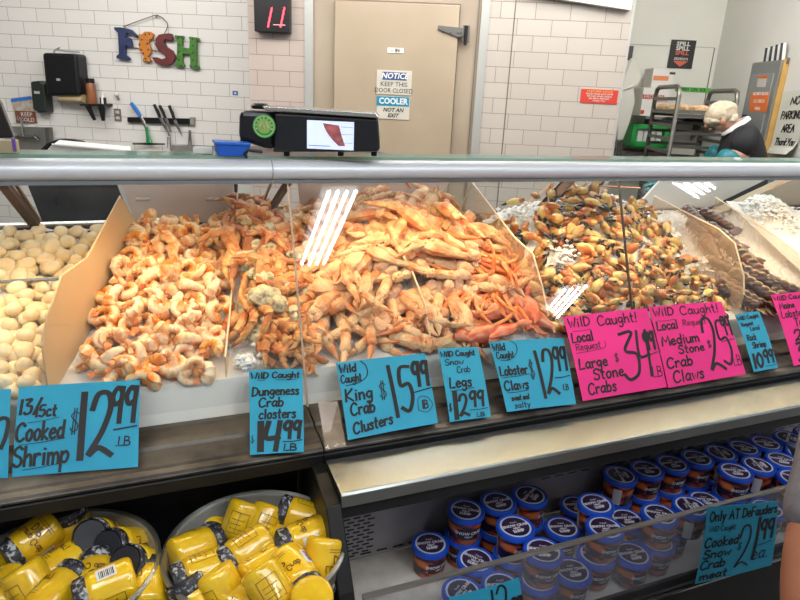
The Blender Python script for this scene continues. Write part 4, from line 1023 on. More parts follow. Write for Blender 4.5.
ws(MB().box((-.893, D1+.01, 0), (-.743, D1+.2, 3.1)).box((.095, D1+.01, 0), (.238, D1+.2, 3.1)).box((-.743, D1+.01, 2.20), (.095, D1+.2, 3.1)), 'trim_5', BEIGE2)
ws(MB().box((.215, D1+.0, 0), (.222, D1+.2, 3.1)), 'trim_6', mat('frame joint', (.15, .12, .09)))  # thin dark upright strip in the door frame
ws(MB().box((1.1, D3, 0), (2.32, D3+.12, 3.1)), 'wall_far', PAINT)
ws(MB().box((2.30, 3.0, 0), (2.42, D3+.12, 3.1)), 'wall_side', mat('grey-white side wall', (.70, .69, .64), .6, 0, (.66, .65, .61), 2))
ws(MB().box((2.262, D3-.004, .0), (2.27, D3, 2.10)), 'trim_7', mat('dark corner line', (.14, .13, .11)))
ws(MB().box((1.24, D3-.006, 2.098), (2.262, D3, 2.102)), 'trim_8', mat('panel joint', (.36, .35, .32)))
ws(MB().box((-6, -1.5, -.1), (4.5, 6.2, 0)), 'floor', mat('grey tiled floor', (.16, .14, .12), .4, 0, (.12, .10, .09), 6))
CEIL = mat('white ceiling', (.62, .61, .58), .7)
ws(MB().box((-6, -3.2, 3.1), (4.5, 6.2, 3.2)), 'ceiling', CEIL)
ws(MB().box((-6.1, -3.2, 0), (-6.0, 6.2, 3.1)), 'wall_left', PAINT)
# soffit box over the tiled wall, its lower edge dropping to the right
s2 = won(631, 10, D1-.07); s3 = won(520, -7, D1-.07)
ws(MB().prism([(s3[0], D1-.07, s3[1]), (s2[0], D1-.07, s2[1]), (s2[0], D1-.07, 3.1), (s3[0], D1-.07, 3.1)], (0, .064, 0)), 'trim_9', mat('soffit paint', (.62, .60, .54), .5))
# cooler door
door = MB().box((-.743, D1-.035, 0), (.092, D1+.03, 2.187)).build('door_1', BEIGE, bevel=.006); door.matrix_world = WM.copy(); struct(door)
ws(MB().box((-.748, D1-.006, 0), (.097, D1+.012, 2.197)), 'trim_10', mat('door gasket', (.12, .09, .06)))
def wthing(name, label, cat, s, z, d, group=None):
    return thing(name, label, cat, group=group, M=Matrix.Translation(wp(s, z, d)) @ Matrix(WM.to_3x3()).to_4x4())
# local axes of a wall thing: x along wall, y into the wall, z up
def wtext(txt, size, x, z, y, m, parent, name='lettering', **k):
    mb = text_mb(txt, size, Matrix(((1, 0, 0, x), (0, 0, -1, y), (0, 1, 0, z), (0, 0, 0, 1))), **k); return mb.build(name, m, parent)
def lc(t, u, v, d=None):      # pixel -> local x, z of a wall thing at its own depth
    p = t.matrix_world.inverted() @ V((0, 0, 0)); dd = t['d']; s, z = won(u, v, dd); return s-t['s'], z-t['z']
def wt(name, label, cat, u, v, d, group=None):
    s, z = won(u, v, d); t = wthing(name, label, cat, s, z, d, group); t['s'] = s; t['z'] = z; t['d'] = d; return t
HING = mat('dark hinge metal', (.16, .15, .14), .35, .7)
t = wt('door_hinge', 'dark strap hinge at the top right of the cooler door', 'hinge', 458, 33, D1-.04)
a = lc(t, 438, 27); b = lc(t, 470, 33)
MB().prism([(a[0], 0, a[1]+.010), (0, 0, .035), (.04, 0, .032), (.04, 0, -.020), (0, 0, -.028), (a[0], 0, a[1]-.014)], (0, -.012, 0)).build('strap', HING, t, bevel=.002)
MB().sweep([(.052, -.014, .045), (.052, -.014, -.075)], [.013, .011], 10).build('pin_barrel', DARK, t)
MB().box((.03, -.005, -.06), (.078, .008, .05)).build('mount_plate', HING, t, bevel=.002)
q = MB()
for x in (-.10, -.05, 0, .02): q.ball((x, -.014, -.002), .005, 8)
q.build('bolt', DARK, t)
SIGNW = mat('sign white', (.50, .47, .40), .5); NAVY = mat('sign navy', (.02, .06, .20), .45); TEAL = mat('sign teal', (.0, .20, .34), .45)
PRB = mat('printed black', (.015, .015, .015), .6); PRW = mat('printed white', (.66, .66, .62), .6)
def wsign(name, label, u0, v0, u1, v1, d, m, th=.004):
    s0_, z0_ = won(u0, v0, d); s1_, z1_ = won(u1, v1, d); t = wthing(name, label, 'sign', (s0_+s1_)/2, (z0_+z1_)/2, d)
    w, h = s1_-s0_, z0_-z1_; MB().box((-w/2, -th, -h/2), (w/2, 0, h/2)).build('board', m, t, bevel=.001); return t, w, h
dd = D1-.037
t, w, h = wsign('notice_sign', 'sign reading notice keep this door closed, on the cooler door', 377, 69.5, 411, 95.5, dd, SIGNW)
MB().box((-w*.34, -.006, h*.10), (w*.36, -.004, h*.42)).build('header', NAVY, t)
wtext('NOTICE', .050, .003, h*.26, -.0065, PRW, t, bold=.0012, shear=.2)
wtext('KEEP THIS', .042, 0, -h*.08, -.0045, PRB, t); wtext('DOOR CLOSED', .042, 0, -h*.34, -.0045, PRB, t, sx=.9)
t, w, h = wsign('cooler_sign', 'sign reading cooler not an exit, below the notice sign on the door', 377, 95.6, 409, 120, dd, SIGNW)
MB().box((-w*.5, -.006, h*.08), (w*.48, -.004, h*.49)).build('header', TEAL, t)
wtext('COOLER', .055, 0, h*.28, -.0065, PRW, t, bold=.0015, sx=.92)
wtext('NOT AN', .036, .0, -h*.10, -.0045, PRB, t, shear=.3, bold=.001); wtext('EXIT', .036, .0, -h*.34, -.0045, PRB, t, shear=.3, bold=.001)
t, w, h = wsign('small_label', 'tiny white label strip above the notice sign', 387.5, 47.5, 403.5, 53.5, dd, mat('label white', (.66, .64, .58)))
wtext('-  IN', .03, 0, 0, -.0045, PRB, t, bold=.001)
t, w, h = wsign('red_sign', 'red notice sign with small white lines on the tiles', 581.5, 88.7, 616.5, 104.5, D1-.006, mat('sign red', (.50, .035, .02), .45))
wtext('CUSTOMER NOTICE', .019, 0, h*.34, -.0045, mat('printed yellow', (.75, .45, .08)), t)
for i, s_ in enumerate(['PLEASE STAND BACK FROM', 'THE CASE WHILE ORDERS', 'ARE BEING PREPARED', 'THANK YOU']): wtext(s_, .0145, 0, h*(.17-.16*i), -.0045, PRW, t)
# LED number display
t = wt('number_display', 'black number display with red digits hanging on the narrow tiled wall', 'number display', 272, 15, D1-.06)
a = lc(t, 254, -14); b = lc(t, 290, 33)
MB().box((a[0], -.02, b[1]), (b[0], .055, a[1])).build('housing', DARK, t, bevel=.004)
LED = mat('red led', (.9, .02, .04), .4, emis=(1, .03, .05), estr=9)
for u_, nm in ((271.5, 'led_digit'), (284, 'led_digit')):
    q = MB()
    p0 = lc(t, u_+1.2, 8.5); p1 = lc(t, u_-2.6, 27)
    for i in range(15):
        f = i/14; q.ball((p0[0]*(1-f)+p1[0]*f, -.022, p0[1]*(1-f)+p1[1]*f), .0055, 6)
    q.build(nm, LED, t)
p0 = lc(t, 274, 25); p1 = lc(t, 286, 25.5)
MB().box((p0[0], -.0225, p0[1]-.002), (p1[0], -.020, p0[1]+.002)).build('painted_reflection', mat('painted reflection glow', (.6, .3, .3), .4, emis=(1, .5, .5), estr=.8), t)  # pale glowing bar painted in as a reflection on the display
# ---------------- FISH sign
t = wt('fish_sign', 'painted wooden sign spelling FISH in four colours, hanging from a wire', 'wall sign', 160, 48, D2-.02)
def wpoly(pts, th, m, name, par, y0=0, bev=.004):
    P = [lc(t, *p) for p in pts]; return MB().prism([(x, y0, z) for x, z in P], (0, -th, 0)).build(name, m, par, bevel=bev)
DOT = mat('dark paint spots', (.02, .015, .02), .5)
def spots(pts, par, y):
    q = MB()
    for p in pts: x, z = lc(t, *p); q.ball((x, y, z), (.0075, .003, .0075), 8)
    q.build('paint_spots', DOT, par)
FB = mat('navy letter paint', (.008, .016, .075), .5, 0, (.015, .03, .10), 20); FO = mat('orange letter paint', (.55, .19, .01), .5, 0, (.46, .14, .01), 20)
FR = mat('brick red letter paint', (.13, .012, .012), .5, 0, (.09, .01, .014), 20); FG = mat('green letter paint', (.045, .17, .01), .5, 0, (.03, .13, .01), 20)
l = wpoly([(115.5,27.5),(122,27.5),(133,30),(139,36),(137.5,38),(134,35),(128,33.5),(127,38),(130,37.5),(132.5,39),(134,47.5),(131,48),(128,45.5),(127,46),(127,55),(131,58),(131.5,60.5),(125,59.5),(118,58.5),(118,56),(120.5,54),(119.5,33),(116,30)], .03, FB, 'letter_f', t)
l = wpoly([(139,35),(143.5,34.5),(146,32),(152,32),(155,34.5),(154,39),(151,40),(150,43.5),(152,48),(152,54),(149,57),(152,60),(151,62.5),(147,61),(145,63),(144,60),(145.5,56.5),(141.5,52),(140,44),(141.5,39.5)], .03, FO, 'letter_i', t)
spots([(147,35),(151,34.5),(143.5,40),(141.5,45),(143,50),(145,53.5),(149,44),(150,50),(147,59)], l, -.0302)
l = wpoly([(157,39),(160,35),(165,34),(170,33.5),(173,34),(174,38),(173.5,41.5),(170,40.5),(166.5,39.5),(165,42),(168,47),(174,51),(176.5,57),(175,62.5),(170,65.5),(163,65.5),(157,63),(153,57.5),(158,57.5),(163,59.5),(167,58),(165,54),(159,50),(156.5,45)], .03, FR, 'letter_s', t)
l = wpoly([(176,35.5),(185,36.2),(185,38.5),(183.5,39.5),(183.5,47.5),(190.5,48.5),(191,40),(190,38.5),(190.5,36.8),(200,38),(200.5,40.5),(198,42),(198,64),(200.5,67),(200.5,69.5),(191,68),(190.5,65.5),(191.5,64),(191,54.5),(184,53.8),(184,63.5),(186,65.5),(185.5,67.3),(176,66.5),(176,63.5),(178,62),(178.5,40.5),(176,38.5)], .03, FG, 'letter_h', t)
spots([(179.5,38),(183,37.5),(194,39.5),(198,40),(180.5,45),(180.5,52),(180.5,60),(194.5,46),(194.5,53),(194.5,60),(182.5,65.5),(197.5,66.5),(193,67)], l, -.0302)
wr = []
for p in [(124,27),(134,23),(148,18),(155,15.5),(158,15.3),(163,18),(167.5,22.5),(168.5,26),(167,30),(165,33.5)]: x, z = lc(t, *p); wr.append((x, -.012, z))
MB().tube(wr, .0032, 7).build('hanging_wire', mat('rusty wire', (.10, .05, .03), .5, .6), t)
wr2 = MB()
for P in ([(128,45),(134,47.5),(142,49)], [(152,50),(158,51),(166,52)]):
    wr2.tube([(lc(t, *p)[0], .004, lc(t, *p)[1]) for p in P], .003, 6)
wr2.build('joining_wire', mat('rusty wire', (.1, .05, .03)), t)
q = MB()
for p in ((157,16.5),(125,26.5)): x, z = lc(t, *p); q.ball((x, -.012, z), (.010, .012, .010), 10)
q.build('peg', mat('brass peg', (.30, .2, .12), .4, .5), t)
# ---------------- dispensers, shelf, outlet
t = wt('towel_dispenser', 'big black paper towel dispenser on the white tiles', 'dispenser', 64, 75, D2-.165)
P = [lc(t, *p) for p in [(41.5,52.5),(76,53.5),(80,95.5),(46,96)]]
MB().prism([(x, .0, z) for x, z in P], (0, .16, 0)).build('housing', DARK, t, bevel=.022)
x, z = lc(t, 58, 79.5); MB().box((x-.012, -.003, z-.010), (x+.018, .0, z+.008)).build('logo_plate', mat('grey emblem', (.35, .35, .36)), t)
x, z = lc(t, 67, 97); MB().sweep([(x-.10, .07, z-.005), (x+.10, .07, z-.005)], [.035, .035], 16).build('paper_roll', mat('kraft paper', (.52, .40, .22), .7), t)
wr = [(lc(t, *p)[0], .02, lc(t, *p)[1]) for p in [(52,52),(54,49.5),(58,47.5),(56,50),(64,51),(78,52)]]; MB().tube(wr, .007, 6).build('latch', mat('grey latch', (.3, .3, .28)), t)
t = wt('soap_dispenser', 'small black soap dispenser left of the towel dispenser', 'dispenser', 41, 96, D2-.105)
P = [lc(t, *p) for p in [(30,81.5),(40,80.5),(44,84),(47,112.5),(38,113),(32.5,109)]]
MB().prism([(x, 0, z) for x, z in P], (0, .10, 0)).build('housing', mat('black green plastic', (.018, .024, .02), .35), t, bevel=.012)
x, z = lc(t, 37, 92.5); MB().box((x-.022, -.003, z-.010), (x+.022, .0, z+.010)).build('level_window', mat('window grey', (.4, .4, .4)), t)
t = wt('zip_bag', 'clear zip bag with blue seal and brown printed label on the tiles', 'bag', 25, 110, D2-.004)
P = [lc(t, *p) for p in [(12,99),(32,96.5),(38,122.5),(17,122.5)]]
MB().prism([(x, 0, z) for x, z in P], (0, -.012, 0)).build('pouch', mat('cloudy pouch', (.50, .50, .46), .35, 0, (.42, .30, .2), 30), t, bevel=.003)
P = [lc(t, *p) for p in [(12,98.5),(32,96),(32.5,99.5),(12.5,102)]]; MB().prism([(x, -.013, z) for x, z in P], (0, -.004, 0)).build('zip_seal', mat('zip blue', (.03, .17, .55)), t)
P = [lc(t, *p) for p in [(16,110.5),(36,111.5),(38,122.5),(17.5,122)]]; MB().prism([(x, -.013, z) for x, z in P], (0, -.003, 0)).build('brown_label', mat('label brown', (.20, .06, .035)), t)
x, z = lc(t, 28, 116); q = text_mb('KEEP', .045, Matrix(((1, 0, 0, x), (0, 0, -1, -.0165), (0, 1, 0, z+.012), (0, 0, 0, 1)))); text_mb('COLD', .045, Matrix(((1, 0, 0, x), (0, 0, -1, -.0165), (0, 1, 0, z-.03), (0, 0, 0, 1))), mb=q); q.build('lettering', PRW, t)
t = wt('wall_shelf', 'small black bracket shelf below the towel dispenser', 'shelf', 98, 105, D2-.143)
P = [lc(t, *p) for p in [(79.5,104),(104,104),(104,106.3),(79.5,105.7)]]
MB().prism([(x, 0, z) for x, z in P], (0, .14, 0)).build('board', DARK, t, bevel=.002)
for pp in ([(84,106),(89,106),(94.5,120),(92.5,120.5)], [(97,106.3),(103.5,106.5),(103.5,121),(101,121)]):
    MB().prism([(lc(t, *p)[0], .01, lc(t, *p)[1]) for p in pp], (0, .02, 0)).build('bracket', DARK, t)
s_, z_ = won(92.5, 104, D2-.08)
t = wthing('spice_bottle', 'brown spice bottle with black cap on the bracket shelf', 'bottle', s_, z_, D2-.08)
MB().lathe([(0, 0), (.034, 0), (.036, .01), (.036, .14), (.03, .165), (0, .165)], 18).build('bottle_body', mat('amber shaker', (.30, .11, .04), .3, 0, (.22, .07, .03), 20), t)
MB().lathe([(0, .16), (.033, .16), (.033, .195), (0, .195)], 18).build('cap', DARK, t)
s_, z_ = won(103.5, 104, D2-.08)
t = wthing('white_dropper', 'tiny white pump bottle beside the spice bottle', 'bottle', s_, z_, D2-.08)
MB().lathe([(0, 0), (.016, 0), (.016, .055), (.008, .065), (.006, .09), (0, .09)], 12).build('bottle_body', WHITE, t)
MB().box((-.018, -.018, .0), (-.012, .018, .05)).box((.012, -.018, 0), (.018, .018, .05)).build('wire_holder', DARK, t)
t = wt('wall_outlet', 'steel double wall outlet right of the bracket shelf', 'outlet', 118, 115, D2-.001)
P = [lc(t, 114, 108.5), lc(t, 122, 121.5)]
MB().box((P[0][0], -.006, P[1][1]), (P[1][0], 0, P[0][1])).build('cover_plate', mat('outlet plate', (.26, .24, .21), .3, .5), t, bevel=.001)
for z in (-.028, .018): MB().box((-.016, -.009, z-.006), (.016, -.006, z+.016)).build('socket', mat('socket ivory', (.5, .49, .46)), t)
t = wt('wall_hook', 'small white cap hook on the tiles above the outlet', 'hook', 118, 95.5, D2-.001)
MB().ball((0, -.02, .01), (.018, .02, .015), 10).build('cap', WHITE, t); MB().sweep([(.0, -.02, 0), (.012, -.03, -.02), (.016, -.02, -.035)], [.011, .010, .008], 8).build('hook', mat('hook dark', (.25, .2, .2)), t)
t = wt('blue_sticker', 'small blue sticker on the white tiles right of the sign', 'sticker', 235.3, 93, D2-.001)
MB().box((-.022, -.002, -.018), (.022, 0, .016)).build('base', mat('sticker blue', (.03, .14, .40)), t); MB().box((-.008, -.003, -.008), (.008, -.002, .006)).build('mark', PRW, t)
# ---------------- magnetic strip and tools
t = wt('knife_strip', 'black magnetic knife strip across the white tiles', 'knife rack', 162, 120, D2-.002)
P = [lc(t, *p) for p in [(129,117),(193,118.5),(193,124.5),(129,122)]]
MB().prism([(x, 0, z) for x, z in P], (0, -.03, 0)).build('bar', DARK, t, bevel=.002)
P = [lc(t, *p) for p in [(191.5,117),(195.5,117.3),(195.5,125),(191.5,124.8)]]; MB().prism([(x, 0, z) for x, z in P], (0, -.034, 0)).build('end_cap', mat('end cap grey', (.25, .24, .2)), t)
BLADE = mat('blade steel', (.28, .27, .26), .3, .8)
def tool(name, label, cat, pts, parts, d=D2-.045):
    t = wt(name, label, cat, pts[0][0], pts[0][1], d)
    for nm, P, rad, m, fl in parts:
        path = [(lc(t, *p)[0], 0, lc(t, *p)[1]) for p in P]; MB().sweep(path, rad, 8, flat=fl, upv=(0, 1, 0)).build(nm, m, t)
    return t
BLK = mat('black tool handle', (.012, .012, .014), .35)
for i, (a, b, c, lab) in enumerate([((154,104.5),(160,117.5),(171,137),'leftmost black-handled knife of the three on the strip'), ((159.5,105.5),(165.5,118),(171.5,132.5),'middle black-handled knife of the three on the strip'), ((169,105.5),(174.5,120),(182.5,136.5),'rightmost black-handled knife of the three on the strip')]):
    tool('kitchen_knife', lab, 'knife', [a], [('handle', [a, ((a[0]+b[0])/2+.3, (a[1]+b[1])/2), b], [.013, .014, .012], BLK, .7), ('blade', [b, ((b[0]*.5+c[0]*.5), (b[1]*.5+c[1]*.5)), c], [.014, .012, .002], BLADE, .15)])
tool('scraper', 'blue-handled scraper hanging at the left end of the knife strip', 'scraper', [(131,103)], [('handle', [(131,103),(136,109.5),(140.5,116.5)], [.016, .018, .014], mat('blue grip', (.02, .16, .52), .4), .8), ('shaft', [(140.5,116.5),(143.5,122),(146,128)], [.012, .012, .010], BLADE, .4)])
tool('squeegee', 'green squeegee with a thin wide blade below the scraper', 'squeegee', [(148,128)], [('grip', [(146.5,127),(147.5,134),(149.5,143)], [.014, .014, .028], mat('squeegee green', (.02, .22, .07), .4), .6), ('rubber_blade', [(132.5,143.8),(149,144),(165,144)], [.006, .008, .006], DARK, .6)])
tool('carving_fork', 'long steel fork hanging below the middle knife', 'fork', [(168,128)], [('shaft', [(166,124),(169,136)], [.006, .007], BLADE, .6), ('tine', [(168,137),(167.5,148)], [.006, .003], BLADE, .8), ('tine', [(170,137),(170.5,148)], [.006, .003], BLADE, .8)])
tool('tongs', 'small steel tongs standing right of the knives', 'tongs', [(189.5,130)], [('arm', [(189.5,130),(188.5,150)], [.007, .007], BLADE, .6), ('arm', [(190,130),(191.5,150)], [.007, .007], BLADE, .6)])
# ---------------- sink backsplash, tap, chair, counters
t = wt('steel_sink', 'stainless sink splashback below the zip bag', 'sink', 25, 135, D2-.03)
P = [lc(t, *p) for p in [(6,126),(53,127.5),(54.5,150),(54.5,175),(6,175)]]
MB().prism([(x, 0, z) for x, z in P], (0, -.02, 0)).build('splashback', mat('sink steel', (.33, .33, .29), .35, .7, (.28, .28, .25), 6), t, bevel=.003)
P = [lc(t, *p) for p in [(50,127),(54,127.3),(55,160),(52,160)]]; MB().prism([(x, -.02, z) for x, z in P], (0, -.05, 0)).build('side_edge', mat('sink steel dark', (.14, .14, .12), .4, .6), t)
t = wt('sink_tap', 'chrome two-handle tap in front of the splashback', 'tap', 24, 135, D2-.09)
CHR = mat('chrome', (.55, .55, .55), .15, 1)
def lt_(pts, r, nm, m=CHR): MB().tube([(lc(t, *p)[0], 0, lc(t, *p)[1]) for p in pts], r, 8).build(nm, m, t)
lt_([(16,136),(24,137),(36,137)], .014, 'body'); lt_([(23.5,136),(22.5,126),(20.5,117),(18.5,116),(17.8,120)], .009, 'spout'); lt_([(33,135),(39,140)], .010, 'handle'); lt_([(16,134.5),(12,137)], .010, 'handle')
s_, z_ = won(68, 150, 3.9)
t = wthing('office_chair', 'curved black chair back rising behind the case', 'chair', s_, z_, 3.9)
t['s'] = s_; t['z'] = z_; t['d'] = 3.9
MB().sweep([(lc(t, *p)[0], .0, lc(t, *p)[1]) for p in [(42,160),(44,151),(50,145),(58,142.5),(66,143.5),(75,142.5),(83,144),(90,149),(94,160)]], [.02, .022, .022, .02, .03, .02, .022, .022, .02], 8).build('back_rim', DARK, t)
MB().sweep([(lc(t, 66, 144)[0], .02, lc(t, 66, 146)[1]), (lc(t, 66, 144)[0], .03, -.45)], [.02, .02], 8).build('post', DARK, t)
MB().box((-.22, -.2, -.50), (.2, .22, -.44)).build('seat', DARK, t, bevel=.02)
MB().lathe([(0, -z_), (.24, -z_), (.24, -z_+.03), (.03, -z_+.06), (.03, -.45), (0, -.45)], 16).build('base', DARK, t)
# white board lying on the case glass at left
def ontop(u, v, z=1.4365): return at(u, v, z=z)
def slabtop(name, label, cat, px, zb, h, m, depth=None):
    P = [at(u, v, z=zb) for u, v in px]; c = P[0].copy()
    return tag_at(MB().prism([p-c for p in P], (0, 0, h)).build(name, m, bevel=.002), c, label, cat)
def tag_at(o, c, label, cat, group=None): o.location = c; return tag(o, label, cat, group)
wb = thing('white_bin', 'white plastic bin with sloping lid on the steel counter behind the case', 'bin', at(90, 152, y=2.9)); wb.location.z = .9355
P = [at(u, v, y=2.9)-wb.location for u, v in [(130,151.5),(52,144.5),(47,150)]]
P = [V((P[2].x, 0, 0)), V((P[0].x, 0, 0))]+P
MB().prism(P, (0, .24, 0)).build('bin_body', mat('white board', (.74, .73, .70), .4), wb, bevel=.006)
MB().sweep([P[2]+V((.0, -.006, .0)), P[3]+V((0, -.006, 0))], [.006, .006], 6).build('lid_edge', WHITE, wb)
q = slabtop('wooden_tray', 'pale wooden tray corner at the left edge of the case top', 'tray', [(-30,152.5),(18,153.5),(20,151.5),(-30,150.5)], 1.437, .028, mat('pale wood', (.62, .50, .32), .5, 0, (.55, .43, .26), 12))
c = at(-20, 140, z=1.475)
t = thing('touch_terminal', 'dark tilted terminal screen at the left edge above the wooden tray', 'terminal', c)
A = [at(-40, 140, y=c.y), at(14, 138, y=c.y), at(0, 103, y=c.y), at(-10, 88, y=c.y), at(-40, 80, y=c.y)]
MB().prism([p-c for p in A], (0, .03, 0)).build('screen', mat('dark screen', (.02, .014, .012), .15), t, bevel=.004)
MB().box((-.1, 0, -.01), (.0, .04, .02)).build('stand_foot', DARK, t)
q = slabtop('purple_box', 'small purple box beside the terminal', 'box', [(13,152),(17,152.3),(17,151.8),(13,151.5)], 1.466, .026, mat('purple carton', (.16, .08, .36)))
# ---------------- scale on the glass top
sc_c = at(310, 158, z=1.437)
Wx = V((math.cos(math.radians(20)), -math.sin(math.radians(20)), 0)); Wy = V((-Wx.y, Wx.x, 0))
SM = frame(sc_c, Wx, Wy, (0, 0, 1))
t = thing('label_scale', 'black deli scale with lit screen and steel platter on the case top', 'scale', M=SM)
inv = SM.inverted()
def sp(u, v, y=0.0):     # pixel -> local x,z on the plane y of the scale
    r = ray(u, v); n = Wy; p0 = sc_c+Wy*y; k = (p0-V((0, 0, H))).dot(n)/r.dot(n); q = inv @ (r*k+V((0, 0, H))); return q.x, q.z
P = [sp(*p) for p in [(274,112.5),(378,118.5),(380,150),(376,152),(272,152),(274,148)]]
MB().prism([(x, 0, z) for x, z in P], (0, .16, 0)).build('housing', mat('scale black', (.014, .014, .016), .3), t, bevel=.010)
P = [sp(*p) for p in [(237,111),(275,112.5),(274,150),(262,149),(240,142),(236,138)]]
MB().prism([(x, .02, z) for x, z in P], (0, .13, 0)).build('printer_bay', mat('scale black', (.014, .014, .016)), t, bevel=.012)
P = [sp(*p) for p in [(262,106),(376,113),(379,118),(266,110.5)]]
MB().prism([(x, -.01, z) for x, z in P], (0, .20, 0)).build('steel_platter', mat('platter steel', (.62, .61, .57), .25, .9), t, bevel=.002)
x, z = sp(256, 107); MB().lathe([(0, 0), (.022, 0), (.024, .008), (.016, .014), (0, .014)], 18, Matrix.Translation((x, .06, z-.006))).build('knob', DARK, t)
# screen
a = sp(307, 120); b = sp(353.5, 152)
E_ = lambda c, s: mat('screen %s' % (c,), c, .3, emis=c, estr=s)
x0s, x1s, z1s, z0s = a[0], b[0], a[1], b[1]
MB().box((x0s, -.0015, z0s+.004), (x1s, .0, z1s)).build('screen_glow', E_((.55, .62, .78), .9), t)
q = MB(); wS = x1s-x0s; hS = z1s-z0s-.004
cvx = [(x0s+wS*(.34+.02*i+.012*i*i*.5), z0s+.004+hS*(.92-.13*i)) for i in range(7)]
q.prism([(x, -.0018, z) for x, z in cvx]+[(x0s+wS*.82, -.0018, z0s+.004+hS*.14), (x0s+wS*.74, -.0018, z0s+.004+hS*.5), (x0s+wS*.68, -.0018, z0s+.004+hS*.86)], (0, -.0006, 0)).build('screen_picture', mat('screen meat picture', (.45, .12, .12), .3, 0, (.12, .04, .05), 60, emis=(.35, .1, .1), estr=.5), t)
q = MB()
for zz in (.3, .6, .86): q.box((x0s+wS*.72, -.0024, z0s+hS*zz), (x0s+wS*.98, -.0018, z0s+hS*zz+.0012))
q.box((x0s+wS*.03, -.0024, z0s+hS*.16), (x0s+wS*.5, -.0018, z0s+hS*.19)); q.build('screen_lines', E_((.2, .3, .5), .4), t)
x, z = sp(265, 126)
Mx = frame(V((x, -.010, z)), (1, 0, 0), (0, 0, 1), (0, -1, 0))
r0 = .029
MB().lathe([(0, 0), (r0, 0), (r0, .002), (0, .002)], 32, Mx).build('round_sticker', mat('sticker green', (.04, .33, .05), .4), t)
MB().lathe([(r0*.80, .0022), (r0*.86, .0026), (r0*.92, .0022)], 32, Mx).build('sticker_ring', mat('sticker pale green', (.35, .6, .25)), t)
MB().lathe([(0, .0026), (r0*.62, .0026)], 32, Mx).build('sticker_centre', mat('sticker lime', (.30, .50, .12)), t)
q = MB()
for i in range(9):
    a_ = -PI*.1+i*PI*1.2/8; q.ball((x-r0*.7*math.cos(a_), -.0125, z+r0*.7*math.sin(a_)), .0022, 6)
q.sweep([(x-.010, -.013, z-.002), (x-.004, -.013, z+.010), (x, -.013, z-.004), (x+.006, -.013, z+.010), (x+.010, -.013, z-.004)], [.003]*5, 6).build('sticker_emblem', mat('sticker cream', (.62, .66, .35)), t)
q = MB()
for u_ in (241, 285, 340, 374):
    x, z = sp(u_, 153 if u_ > 250 else 146); q.lathe([(0, -.01), (.008, -.01), (.008, .02), (0, .02)], 10, Matrix.Translation((x, .03, max(z, -.0))))
q.build('foot', DARK, t)
s_ = at(232, 157, z=1.437)
t = thing('blue_bin', 'small blue plastic bin on the case top left of the scale', 'bin', at(233, 156, z=1.437))
P = [at(u, v, y=t.location.y)-t.location for u, v in [(218,156),(247,157),(251,144),(216,142.5)]]
MB().prism(P, (0, .07, 0)).build('bin_body', mat('bin blue', (.01, .10, .50), .4), t, bevel=.004)
P = [at(u, v, y=t.location.y)-t.location for u, v in [(215,144.5),(251,146),(251,143),(215,141.5)]]
MB().prism([p+V((0, -.004, 0)) for p in P], (0, .078, 0)).build('bin_rim', mat('bin rim blue', (.015, .14, .60), .35), t, bevel=.002)
cb = thing('coiled_cable', 'dark cable curling out behind the scale', 'cable', at(252, 152, z=1.45))
MB().tube([at(u, v, y=cb.location.y)-cb.location for u, v in [(262,152),(254,151),(248,150),(244,154),(247,158)]], .004, 8).build('cable', DARK, cb)
q = slabtop('plastic_wrap_box', 'small white wrap box on the case top by the tongs', 'box', [(193,153.5),(213,154),(212,152.5),(195,152.2)], 1.437, .016, WHITE)
for i, (u, v, w_) in enumerate([(152,153,'left'), (400,157,'right')]): pass
# steel counter behind the case, seen through the back openings
ct = thing('steel_counter', 'stainless work counter behind the case, seen through the left opening', 'counter', (-.3, 2.75, .0))
MB().box((-.9, 0, .90), (1.2, .55, .935)).build('worktop', mat('sink steel', (.33, .33, .29)), ct, bevel=.004)
MB().box((-.85, .05, 0), (1.15, .5, .90)).build('cabinet', mat('counter steel', (.22, .22, .22), .4, .6), ct)
# ---------------- right: hanging plastic, boxes, crate, rack, signs, electric panel, note
t = wt('plastic_apron', 'long white plastic apron hanging beside the tiled wall', 'apron', 633, 60, D3-.25)
fr = [(630,58),(636,58),(638,66),(641,76),(638,84),(633,88),(634,102),(629,122),(622,140),(616,140),(616,110),(618,88),(624,74),(628,64)]
mbq = MB(); P = [lc(t, *p) for p in fr]
mbq.prism([(x, 0, z) for x, z in P], (0, -.035, 0)).build('plastic_sheet', mat('white film', (.66, .65, .58), .35), t, bevel=.012)
MB().sweep([(lc(t, 632, 86)[0], -.04, lc(t, 632, 86)[1]), (lc(t, 622, 90)[0], -.045, lc(t, 622, 90)[1])], [.012, .004], 6).build('fold', mat('white film', (.66, .65, .58)), t)
t = wt('mop_bundle', 'dark stick handles leaning under the hanging apron', 'handles', 617, 150, D3-.35)
for i in range(3): MB().tube([(lc(t, 612+i*3, 165)[0], -.02*i, lc(t, 612, 165)[1]), (lc(t, 615+i*3, 140)[0], -.02*i, lc(t, 615, 141)[1])], .010, 7).build('handle', HING, t)
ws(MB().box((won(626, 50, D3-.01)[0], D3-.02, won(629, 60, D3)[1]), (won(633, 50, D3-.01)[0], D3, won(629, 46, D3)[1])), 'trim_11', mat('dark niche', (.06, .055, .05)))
t = wt('wall_board', 'long steel shelf on the far wall carrying white cartons', 'shelf', 660, 116, D3-.02)
a = lc(t, 634, 114); b = lc(t, 706, 119)
MB().box((a[0], -.34, a[1]-.03), (b[0], 0, a[1]-.008)).build('board', mat('shelf steel', (.25, .25, .23), .4, .6), t)
for x in (a[0]+.1, b[0]-.1): MB().prism([(x, 0, a[1]-.03), (x, -.28, a[1]-.03), (x, 0, a[1]-.2)], (.015, 0, 0)).build('bracket', HING, t)
zsh = t['z']+a[1]-.008
